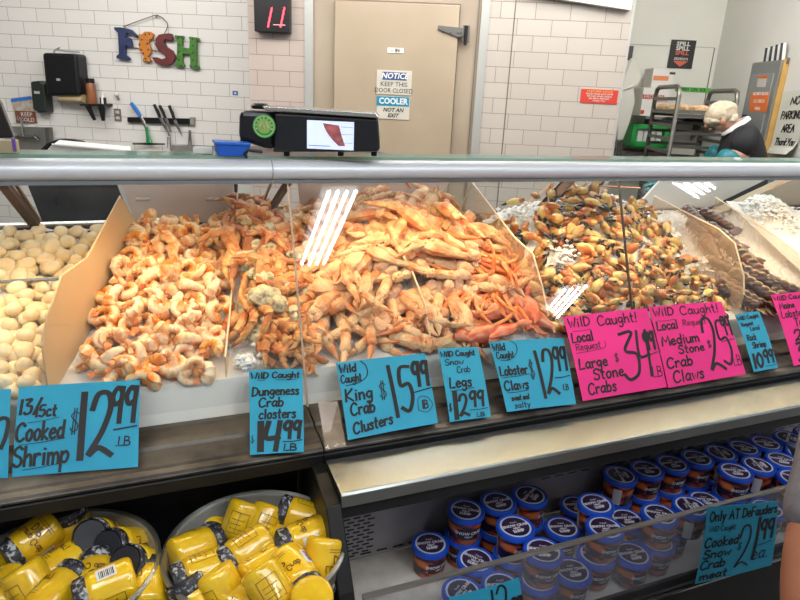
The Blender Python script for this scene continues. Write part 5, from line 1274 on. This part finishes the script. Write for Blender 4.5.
CART = mat('white carton', (.66, .64, .60), .6)
def carton(u0, u1, zb, hh, dep, label, d, txt):
    s0_ = won(u0, 110, d)[0]; s1_ = won(u1, 110, d)[0]
    t = wthing('carton', label, 'carton', (s0_+s1_)/2, zb, d, 'white cartons on the far shelf'); w = s1_-s0_
    MB().box((-w/2, 0, 0), (w/2, dep, hh)).build('box_body', CART, t, bevel=.003)
    for (x, z, ww, h2, m) in txt: MB().box((x-ww/2, -.002, z-h2/2), (x+ww/2, 0, z+h2/2)).build('print_block', m, t)
    return t
RD = mat('carton red', (.45, .04, .03)); OR = mat('carton orange', (.65, .22, .08))
t = carton(640.5, 667, zsh, .22, .28, 'larger white carton with red print on the far shelf', D3-.33, [(-.02, .15, .17, .035, RD), (-.09, .03, .03, .03, RD)])
wtext('FROZEN', .04, -.02, .15, -.0025, PRW, t)
wtext('SEAFOOD', .022, .05, .12, -.0025, RD, t)
t = carton(647, 668, zsh+.2215, .15, .22, 'smaller white carton with orange print, on top of the larger one', D3-.31, [(-.015, .075, .12, .035, OR), (.07, .115, .045, .018, PRB)])
t = wt('green_crate', 'green plastic crate of white packs below the far shelf', 'crate', 650, 137, D3-.34)
a = lc(t, 633.5, 124); b = lc(t, 667, 149)
GRN = mat('crate green', (.01, .28, .05), .4)
w0, h1, h0 = a[0], a[1], b[1]; w1 = b[0]
MB().box((w0, -.0, h0), (w1, .30, h0+.02)).box((w0, .28, h0), (w1, .30, h1)).box((w0, 0, h0), (w0+.04, .30, h1)).box((w1-.04, 0, h0), (w1, .30, h1)).box((w0, 0, h1-.035), (w1, .02, h1)).box((w0, 0, h0), (w1, .02, h0+.05)).build('crate_shell', GRN, t, bevel=.004)
q = MB()
for i in range(4):
    x = w0+.05+i*(w1-w0-.1)/4; q = MB().box((x+.005, .03, h0+.03), (x+.05, .2, h0+.14+.03*(i % 2)))
    q.build('white_pack', mat('pack white', (.6, .62, .58)), t, bevel=.004)
t2_ = wt('crate_shelf', 'low steel shelf under the green crate', 'shelf', 650, 150, D3-.36)
MB().box((lc(t2_, 626, 150)[0], 0, -.045), (lc(t2_, 672, 150)[0], .34, -.02)).build('board', HING, t2_)
# baker's rack
t = wthing('baker_rack', 'grey tray rack with rounded end frames beside the worker', 'rack', 1.6, 0, 4.55)
RM = mat('rack metal', (.17, .16, .14), .35, .7)
def endframe(s, zt):
    x = s-1.6; y0, y1 = -.05, .43
    MB().tube([(x, y0, .05), (x, y0, zt-.06), (x, y0+.02, zt-.015), (x, y0+.06, zt), (x, y1-.06, zt), (x, y1-.02, zt-.015), (x, y1, zt-.06), (x, y1, .05)], .016, 8).build('end_frame', RM, t)
    zz = zt-.08
    while zz > .9: MB().box((x-.012, y0, zz-.011), (x+.012, y1, zz+.011)).build('rung', RM, t); zz -= .088
endframe(1.60, 1.745); endframe(1.985, 1.735)
for i, z in enumerate((1.555, 1.44, 1.35, 1.26, 1.17)):
    MB().box((.01, -.04, z-.008), (.375, -.02, z+.012)).build('side_rail', RM, t); MB().box((.01, .40, z-.008), (.375, .42, z+.012)).build('side_rail', RM, t)
for k_, z, lab in ((0, 1.572, 'upper'), (1, 1.50, 'second')):
    s_t = thing('sheet_tray', '%s sheet tray sliding in the grey rack' % lab, 'tray', group='sheet trays in the rack', M=Matrix.Translation(wp(1.7925, z, 4.75)) @ Matrix(WM.to_3x3()).to_4x4())
    MB().box((-.175, -.22, 0), (.175, .22, .006)).box((-.18, -.225, 0), (-.172, .225, .02)).box((.172, -.225, 0), (.18, .225, .02)).box((-.18, -.225, 0), (.18, -.217, .02)).build('pan', mat('tray pan', (.2, .2, .19), .35, .7) if k_ == 0 else DARK, s_t)
rq = random.Random(5)
for i in range(9):
    x, y = -.13+.13*(i % 3)+rq.uniform(-.02, .02), -.15+.15*(i//3)
    o = jitter(MB().ball((0, 0, 0), (.055, .05, .028), 10), .003, i).build('fish_portion', mat('breaded fish', (.50, .28, .13), .6, 0, (.62, .45, .28), 20)); o.matrix_world = Matrix.Translation(wp(1.7925+x, 1.606, 4.75+y))
    tag(o, 'pale brown fish portion on the upper rack tray, %s %s' % (['front', 'middle', 'back'][i//3], ['left', 'centre', 'right'][i % 3]), 'food', 'fish portions on the upper rack tray')
for i in range(3):
    o = jitter(MB().ball((0, 0, 0), (.06, .12, .014), 10), .003, i+20).build('dark_fillet', mat('dark fillet', (.03, .03, .035), .3)); o.matrix_world = Matrix.Translation(wp(1.67+.12*i, 1.5265, 4.70))
    tag(o, 'dark fillet on the second rack tray, %s' % ['left', 'middle', 'right'][i], 'food', 'dark fillets on the second rack tray')
# spill sign, green tape
t, w, h = wsign('spill_sign', 'black spill station sign with orange arrow on the far wall', 671.5, 39.5, 691.5, 69, D3-.004, mat('sign black', (.012, .012, .012), .4))
t.matrix_world = t.matrix_world @ Matrix.Rotation(.0, 4, 'Y')
wtext('SPILL', .044, 0, h*.36, -.0045, PRW, t, bold=.0012, sx=1.15); wtext('SPILL', .044, 0, h*.20, -.0045, PRW, t, bold=.0012, sx=1.15); wtext('SPILL', .044, 0, h*.04, -.0045, mat('printed coral', (.55, .10, .05)), t, bold=.0012, sx=1.15); wtext('station', .042, 0, -h*.15, -.0045, PRW, t)
MB().prism([(-w*.30, -.006, -h*.24), (w*.30, -.006, -h*.24), (0, -.006, -h*.44)], (0, .002, 0)).build('arrow', mat('printed coral', (.55, .1, .05)), t)
a = won(679, 87.5, D3-.003); b = won(708, 89, D3-.003)
t = wthing('green_tape', 'green lettered tape strip across the far wall behind the rack', 'tape', (a[0]+b[0])/2, a[1]-.01, D3-.003)
MB().box(((a[0]-b[0])/2-.03, -.002, -.022), ((b[0]-a[0])/2+.03, 0, .016)).build('strip', mat('tape green', (.10, .42, .06), .4), t)
wtext('FISH  ON  ICE', .034, 0, -.003, -.0025, PRB, t, bold=.0008)
# electric panel on the side wall: local x = -d (left to right in the picture), y into wall (+s)
SS = 2.30
def sidewon(u, v, s):
    r = ray(u, v); k = s/(r.x*W.x+r.y*W.y); q = r*k; return q.x*N.x+q.y*N.y, q.z+H
def sth(name, label, cat, dN, z, s): return thing(name, label, cat, M=frame(W*s+N*dN+V((0, 0, z)), -N, W, (0, 0, 1)))
dA, zA = sidewon(752.5, 63, SS-.05); dB_, zB = sidewon(781, 64, SS-.05)
t = sth('electric_panel', 'tall grey electric panel with orange stickers on the side wall', 'electric panel', dA, zA, SS-.05); wd = dA-dB_
GRY = mat('panel grey', (.20, .21, .205), .4, 0, (.18, .19, .185), 4)
MB().box((0, 0, -1.1), (wd, .010, 0)).build('cabinet', GRY, t, bevel=.004)
MB().box((.05, -.012, -1.0), (wd-.05, 0, -.08)).build('panel_door', mat('panel door grey', (.22, .23, .225), .4), t, bevel=.003)
ORG = mat('sticker orange', (.75, .16, .02), .5)
def spx(u, v): a_, z_ = sidewon(u, v, SS-.065); return dA-a_, z_-zA
for pts, m_, nm in (([(751,93),(769,92.5),(766,112),(748.5,111)], ORG, 'warning_sticker'), ([(758,77),(767,77),(765,87),(756.5,87)], mat('pale sticker', (.5, .46, .42)), 'paper_sticker'), ([(758,75.5),(767.5,75.5),(767,78.5),(757.5,78.5)], ORG, 'sticker_header'), ([(753,135),(757,134),(756,142),(751.5,142)], ORG, 'lower_sticker')):
    P = [spx(*p) for p in pts]; MB().prism([(x, -.0125, z) for x, z in P], (0, -.002, 0)).build(nm, m_, t)
x, z = spx(759, 102)
for i, s_ in enumerate(('DO NOT BLOCK', 'ELECTRICAL', 'PANEL')): wtext(s_, .032, x-.0, z+.055-.05*i, -.0148, PRW, t, sx=.9, name='sticker_lettering')
x, z = spx(744.5, 119); MB().box((x-.02, -.03, z-.03), (x+.02, -.012, z+.03)).build('latch', DARK, t)
dC, zC = sidewon(789, 62, SS-.02)
t = sth('plywood_board', 'yellow plywood backing board showing at the right of the electric panel', 'board', dA, zA, SS-.039)
MB().box((.01, 0, -1.15), (wd+.012, .037, .004)).build('board', mat('plywood', (.52, .32, .09), .6, 0, (.45, .26, .07), 10), t, bevel=.001)
# clips above panel
t = sth('clip_rack', 'black and white clip rack above the electric panel', 'rack', *sidewon(765, 62, SS-.03), SS-.03)
d0, z0 = sidewon(765, 62, SS-.03)
def cpx(u, v): a_, z_ = sidewon(u, v, SS-.03); return d0-a_, z_-z0
for i in range(4):
    u_ = 765+i*5.2; a_ = cpx(u_+1, 62); b_ = cpx(u_+3.2, 48-i*1.6); MB().sweep([(a_[0], 0, a_[1]), (b_[0], 0, b_[1])], [.020, .020], 6, flat=.6).build('clip', DARK if i != 9 else WHITE, t)
    a_ = cpx(u_+3.2, 61); b_ = cpx(u_+5.2, 48-i*1.6); MB().sweep([(a_[0], -.004, a_[1]), (b_[0], -.004, b_[1])], [.012, .012], 6, flat=.6).build('clip_tag', mat('clip white', (.6, .6, .58)), t)
a_ = cpx(765, 63); b_ = cpx(786, 62); MB().box((a_[0], .005, a_[1]-.02), (b_[0], .02, a_[1]+.02)).build('rail', HING, t)
# handwritten paper
def spt(u, v, off=0): a_, z_ = sidewon(u, v, SS-off); return W*(SS-off)+N*a_+V((0, 0, z_))
corn = [(784,92),(812,88),(795,155),(769.5,153)]
Pn = [spt(*c, off=.012) for c in corn]; c0 = Pn[0].copy()
t = thing('paper_note', 'white paper reading no parking area thank you, curling at the bottom', 'paper note', c0)
TL, TR, BR, BL = [p-c0 for p in Pn]; nrmS = -W
def ptn(x, y, off=0):
    a_ = BL.lerp(BR, x); b_ = TL.lerp(TR, x); cu = .06*max(0, (.25-y)/.25)**2*(x*.7+.3); return a_.lerp(b_, y)+nrmS*(off+cu)
g = MB(); k = 10
for o_ in (0, -.0015):
    for j in range(k+1):
        for i in range(k+1): g.v.append(tuple(ptn(i/k, j/k, o_)))
kk = k+1; fs = [(j*kk+i, j*kk+i+1, (j+1)*kk+i+1, (j+1)*kk+i) for j in range(k) for i in range(k)]; nb = kk*kk
g.f = fs+[tuple(a_+nb for a_ in f[::-1]) for f in fs]; g.sm = [False]*len(g.f); g.build('sheet', mat('note paper', (.60, .60, .53), .6), t)
ASP[0] = .55; q = MB(); fn = lambda x, y: ptn(x, y, .002)
for s_, x, y, h_ in (('NO', .38, .78, .12), ('PARKING', .14, .56, .12), ('AREA', .28, .35, .12), ('ThankYou', .14, .14, .11)): write(q, s_, x, y, h_, fn, .022, x1={'NO': .72, 'PARKING': .88, 'AREA': .75, 'ThankYou': .92}[s_])
ASP[0] = 1; q.build('handwriting', INK, t)
# ================================================================ PEOPLE
def skinbody(name, verts, edges, radii, m, parent, root=0, sub=2):
    me = bpy.data.meshes.new(name); me.from_pydata([tuple(v) for v in verts], edges, []); o = bpy.data.objects.new(name, me); COL.objects.link(o)
    if parent: o.parent = parent
    sk = o.modifiers.new('skin', 'SKIN'); sk.use_smooth_shade = True
    for i, r in enumerate(radii):
        sv = me.skin_vertices[0].data[i]; sv.radius = r if hasattr(r, '__len__') else (r, r); sv.use_root = (i == root)
    sb = o.modifiers.new('sub', 'SUBSURF'); sb.levels = sub; sb.render_levels = sub
    me.materials.append(m); return o
# worker behind the rack: turned to the left, head bowed over the work table
FW = 3.95
hp = at(722, 119, fwd=FW); bp0 = at(743, 150, fwd=FW)
base = V((bp0.x, bp0.y, 0))
fx = (-W*.97+N*.24).normalized()     # forward = left in the picture and a little away
PM = frame(base, fx, V((-fx.y, fx.x, 0)), (0, 0, 1))
wk = thing('person', 'worker with pale hair net and black shirt, head bowed, facing left', 'person', M=PM)
hz = PM.inverted() @ hp
Vt = [(-.05,0,.92),(-.03,0,1.10),(-.01,0,1.30),(.0,0,1.44),(.06,0,1.50),(hz.x-.02,0,hz.z-.02),(hz.x+.03,0,hz.z+.01),
      (.02,.16,1.385),(.15,.22,1.24),(.33,.17,1.15),(.40,.14,1.13), (.02,-.16,1.385),(.15,-.22,1.24),(.33,-.17,1.15),(.40,-.14,1.13),
      (-.05,.09,.88),(-.02,.10,.48),(-.05,.10,.08),(.09,.11,.03), (-.05,-.09,.88),(-.02,-.10,.48),(-.05,-.10,.08),(.09,-.11,.03)]
Ed = [(0,1),(1,2),(2,3),(3,4),(4,5),(5,6),(3,7),(7,8),(8,9),(9,10),(3,11),(11,12),(12,13),(13,14),(0,15),(15,16),(16,17),(17,18),(0,19),(19,20),(20,21),(21,22)]
Ra = [(.13,.10),(.12,.10),(.14,.105),(.12,.09),0.05,.072,.072,.062,.048,.036,.028,.062,.048,.036,.028,.085,.058,.042,.03,.085,.058,.042,.03]
body = skinbody('body', Vt, Ed, Ra, SKIN, wk)
# face: nose, brow, ear
hc = V((hz.x+.01, 0, hz.z)); q = MB()
dn = V((.86, 0, -.5)).normalized(); upn = V((.5, 0, .86))
q.ball(hc+dn*.084, (.016, .013, .02), 8); q.ball(hc+dn*.076-upn*.033, (.012, .025, .008), 8)
for sg in (-1, 1): q.ball(hc+V((-.005, sg*.076, -.01)), (.018, .01, .026), 8)
q.build('facial_features', SKIN, wk)
q = MB()
for sg in (-1, 1): q.ball(hc+dn*.076+upn*.014+V((0, sg*.032, 0)), (.006, .010, .006), 8)
q.build('eyes', mat('eye dark', (.03, .02, .015), .3), wk)
HN = mat('hair net', (.60, .52, .40), .8, 0, (.46, .37, .25), 25, bump=.8, bscale=40)
q = MB().ball(hc-dn*.012+upn*.028, (.096, .086, .080), 20, Matrix.Rotation(.5, 3, 'Y').to_4x4()); q.ball(hc+upn*.006+dn*.030, (.072, .080, .040), 16)
q.ball(hc-dn*.045-upn*.02, (.052, .072, .048), 14); jitter(q, .006, 2).build('hair_net', HN, wk)
skinbody('shirt', [(-.05,0,.86),(-.03,0,1.10),(-.01,0,1.29),(.0,0,1.43),(.045,0,1.485),(.01,.155,1.43),(.09,.205,1.365),(.01,-.155,1.43),(.09,-.205,1.365)], [(0,1),(1,2),(2,3),(3,4),(3,5),(5,6),(3,7),(7,8)],
         [(.17,.16),(.18,.17),(.195,.17),(.17,.155),.075,.095,.078,.095,.078], mat('black shirt', (.008, .008, .010), .8), wk)
q = MB(); 
for k_ in range(1): q.sweep([(.072+.064*math.cos(a_), .064*math.sin(a_), 1.515-.050*math.cos(a_)) for a_ in [2*PI*i/16 for i in range(17)]], [.011]*17, 6, flat=1.6)
q.build('collar', mat('white collar', (.7, .7, .68), .6), wk)
TG = mat('teal glove', (.01, .17, .20), .45)
for sg in (-1, 1):
    skinbody('sleeve_cover', [(.085, sg*.200, 1.375), (.15, sg*.22, 1.24), (.33, sg*.17, 1.15), (.40, sg*.14, 1.13)], [(0,1),(1,2),(2,3)], [.080, .068, .050, .036], TG, wk)
    hv = [V((.40, sg*.14, 1.13)), V((.44, sg*.135, 1.115)), V((.47, sg*.13, 1.105))]; he = [(0,1),(1,2)]; hr = [.030, (.036,.018), (.036,.016)]
    for f in range(4):
        yb = sg*.13+(f-1.5)*.018; L_ = [.028, .033, .031, .024][f]
        i0 = len(hv); hv += [V((.492, yb, 1.102)), V((.492+L_, yb, 1.092)), V((.492+L_*1.7, yb, 1.075))]; he += [(2, i0), (i0, i0+1), (i0+1, i0+2)]; hr += [.0095, .009, .008]
    i0 = len(hv); hv += [V((.445, sg*.10, 1.115)), V((.47, sg*.085, 1.10)), V((.49, sg*.08, 1.09))]; he += [(1, i0), (i0, i0+1), (i0+1, i0+2)]; hr += [.011, .010, .009]
    skinbody('glove', hv, he, hr, TG, wk, sub=1)
skinbody('trousers', [(-.05,0,.93),(-.05,.09,.88),(-.02,.10,.48),(-.05,.10,.10),(-.05,-.09,.88),(-.02,-.10,.48),(-.05,-.10,.10)], [(0,1),(1,2),(2,3),(0,4),(4,5),(5,6)], [(.14,.12),.10,.075,.062,.10,.075,.062], mat('dark trousers', (.02, .02, .03), .8), wk)
for sg in (-1, 1): MB().ball((.02, sg*.105, .035), (.13, .05, .04), 12).build('shoe', DARK, wk)
wtb = wthing('prep_table', 'steel prep table in front of the worker, mostly hidden by the case', 'table', 1.95, 0, 3.95)
# customer whose elbow enters at the lower right
SHD = at(872, 300, fwd=1.16); SL1 = at(836, 470, fwd=1.05); SL2 = at(817, 545, fwd=1.0); EL = at(813, 580, fwd=.985); WR = at(812, 720, fwd=.93)
cu = thing('person', 'customer in a grey t-shirt, only the arm enters at the lower right', 'person', (SHD.x+.20, SHD.y-.03, 0))
o_ = cu.location; L3 = lambda p: tuple(p-o_); hh = SHD.z
Vt = [(0,-.05,.92),(0,-.05,1.10),(0,-.04,hh-.12),(0,-.03,hh),(0,-.01,hh+.09),(.0,.02,hh+.20),(0,.03,hh+.28),
      L3(SHD), L3(SL1), L3(EL), L3(WR), L3(WR+V((-.01, .06, -.07))),
      (.19,.0,hh-.02),(.25,.0,hh-.28),(.23,.10,hh-.48),(.22,.14,hh-.56),
      (-.09,-.05,.86),(-.10,-.03,.48),(-.10,-.06,.08),(-.10,.06,.03),(.09,-.05,.86),(.10,-.03,.48),(.10,-.06,.08),(.10,.06,.03)]
Ed = [(0,1),(1,2),(2,3),(3,4),(4,5),(5,6),(3,7),(7,8),(8,9),(9,10),(10,11),(3,12),(12,13),(13,14),(14,15),(0,16),(16,17),(17,18),(18,19),(0,20),(20,21),(21,22),(22,23)]
Ra = [(.14,.11),(.13,.10),(.15,.11),(.13,.09),.055,.075,.085,.060,.056,.052,.034,(.035,.02),.06,.045,.03,.028,.085,.06,.045,.03,.085,.06,.045,.03]
skinbody('body', Vt, Ed, Ra, mat('warm skin', (.42, .17, .09), .5, 0, (.36, .135, .07), 20), cu)
skinbody('tshirt', [(0,-.05,.88),(0,-.05,1.10),(0,-.04,hh-.12),(0,-.03,hh-.02),L3(SHD),L3(SL1),L3(SL2),(.19,0,hh-.02),(.23,0,hh-.2)], [(0,1),(1,2),(2,3),(3,4),(4,5),(5,6),(3,7),(7,8)],
         [(.165,.14),(.155,.13),(.175,.135),(.15,.11),.080,.066,.064,.08,.065], mat('grey t-shirt', (.20, .19, .21), .85, 0, (.16, .15, .17), 40, bump=.3, bscale=60), cu)
skinbody('shorts', [(0,-.05,.92),(-.09,-.05,.84),(-.10,-.04,.52),(.09,-.05,.84),(.10,-.04,.52)], [(0,1),(1,2),(0,3),(3,4)], [(.16,.14),.115,.095,.115,.095], mat('navy shorts', (.02, .03, .07), .8), cu)
MB().ball((0, .01, hh+.29), (.088, .098, .075), 14).build('hair', mat('brown hair', (.05, .03, .02), .7), cu)
q = MB(); q.ball((0, .11, hh+.22), (.014, .018, .02), 8); q.ball((0, .10, hh+.185), (.024, .01, .007), 8)
for sg in (-1, 1): q.ball((sg*.082, .02, hh+.23), (.01, .018, .028), 8)
q.build('facial_features', mat('warm skin', (.52, .2, .1)), cu)
for sg in (-1, 1): MB().ball((sg*.10, .0, .035), (.05, .13, .04), 12).build('shoe', DARK, cu)
# ================================================================ LIGHT
bpy.data.objects.remove(wtb)
TUBE = mat('fluorescent tube', (1, 1, 1), .4, emis=(.93, .96, 1), estr=30)
def fixture(c, ax, n, L_, gap, label):
    t = thing('ceiling_light', label, 'ceiling light', c, 'fluorescent fixtures on the store ceiling'); ax = V(ax).normalized(); sd = V((-ax.y, ax.x, 0))
    q = MB(); w = gap*(n+.5)/2
    P = [ax*L_/2*1.04+sd*w, ax*L_/2*1.04-sd*w, -ax*L_/2*1.04-sd*w, -ax*L_/2*1.04+sd*w]
    MB().prism([p+V((0, 0, .04)) for p in P], (0, 0, .05)).build('housing', WHITE, t)
    for i in range(n):
        o = sd*(i-(n-1)/2)*gap; MB().sweep([o-ax*L_/2, o+ax*L_/2], [min(.016, gap*.2)]*2, 10).build('tube', TUBE, t)
def refl(u, v, zc):
    dr = ray(u, v); n = V((0, -d_.z, d_.y)); p0 = V((0, *GF))+n*.0; o = V((0, 0, H)); k = (p0-o).dot(n)/dr.dot(n); Pp = o+dr*k; r = dr-n*2*dr.dot(n); s = (zc-Pp.z)/r.z; return Pp+r*s
d_ = V((0, GT[0]-GF[0], GT[1]-GF[1])).normalized()
# the two fixtures whose mirror image shows in the leaning glass
for (a, b), (a2, b2), lab in ((((331,190),(303,264)), ((355,196),(322,262)), 'four-tube ceiling fixture mirrored in the glass above the king crab'), (((568,284),(532,327)), ((583,288),(548,333)), 'four-tube ceiling fixture mirrored in the glass above the lobster card'), (((648,167),(700,199)), ((662,153),(714,185)), 'four-tube ceiling fixture mirrored in the glass by the white door panel')):
    A, B = refl(*a, 3.0), refl(*b, 3.0); A2, B2 = refl(*a2, 3.0), refl(*b2, 3.0)
    c = (A+B+A2+B2)/4; ax = (B-A); L_ = ax.length; wd_ = ((A2-A)-(ax.normalized()*(A2-A).dot(ax.normalized()))).length
    print('FIX', c, L_, wd_); fixture(c, ax, 4, min(L_, 2.4), max(wd_/3, .05), lab)
for i, (x, y, lab) in enumerate([(-.6, 3.6, 'ceiling fixture over the white tiled wall'), (1.7, 3.3, 'ceiling fixture over the cooler door'), (3.6, 2.6, 'ceiling fixture over the worker'), (-1.2, .2, 'ceiling fixture over the customer aisle at left')]):
    fixture((x, y, 3.0), (1, .0, 0), 2, 1.2, .15, lab)
def area(name, loc, rot, sx, sy, power, col):
    l = bpy.data.lights.new(name, 'AREA'); l.shape = 'RECTANGLE'; l.size = sx; l.size_y = sy; l.energy = power; l.color = col
    o = bpy.data.objects.new(name, l); COL.objects.link(o); o.location = loc; o.rotation_euler = rot; return o
area('aisle_fill', (.9, -.25, 2.95), (0, 0, 0), 4.5, .8, 62, (.95, .97, 1))  # fill panel added beside the fixtures, kept out of the glass reflection
area('back_fill', (1.1, 2.9, 2.93), (math.radians(48), 0, math.radians(-20)), 6.5, .7, 150, (1, .97, .91))  # fill panel added and tilted to brighten the back walls, not a fixture
area('case_light', (1.3, 1.692, 1.369), (math.radians(-14), 0, 0), 4.0, .02, 15, (1, .68, .34))
wd_ = bpy.data.worlds.new('store'); SC.world = wd_; wd_.use_nodes = True
wd_.node_tree.nodes['Background'].inputs[0].default_value = (.85, .9, 1, 1); wd_.node_tree.nodes['Background'].inputs[1].default_value = .30
SC.view_settings.view_transform = 'Standard'; SC.view_settings.look = 'None'; SC.view_settings.exposure = 0; SC.view_settings.gamma = 1; SC.view_settings.use_curve_mapping = False
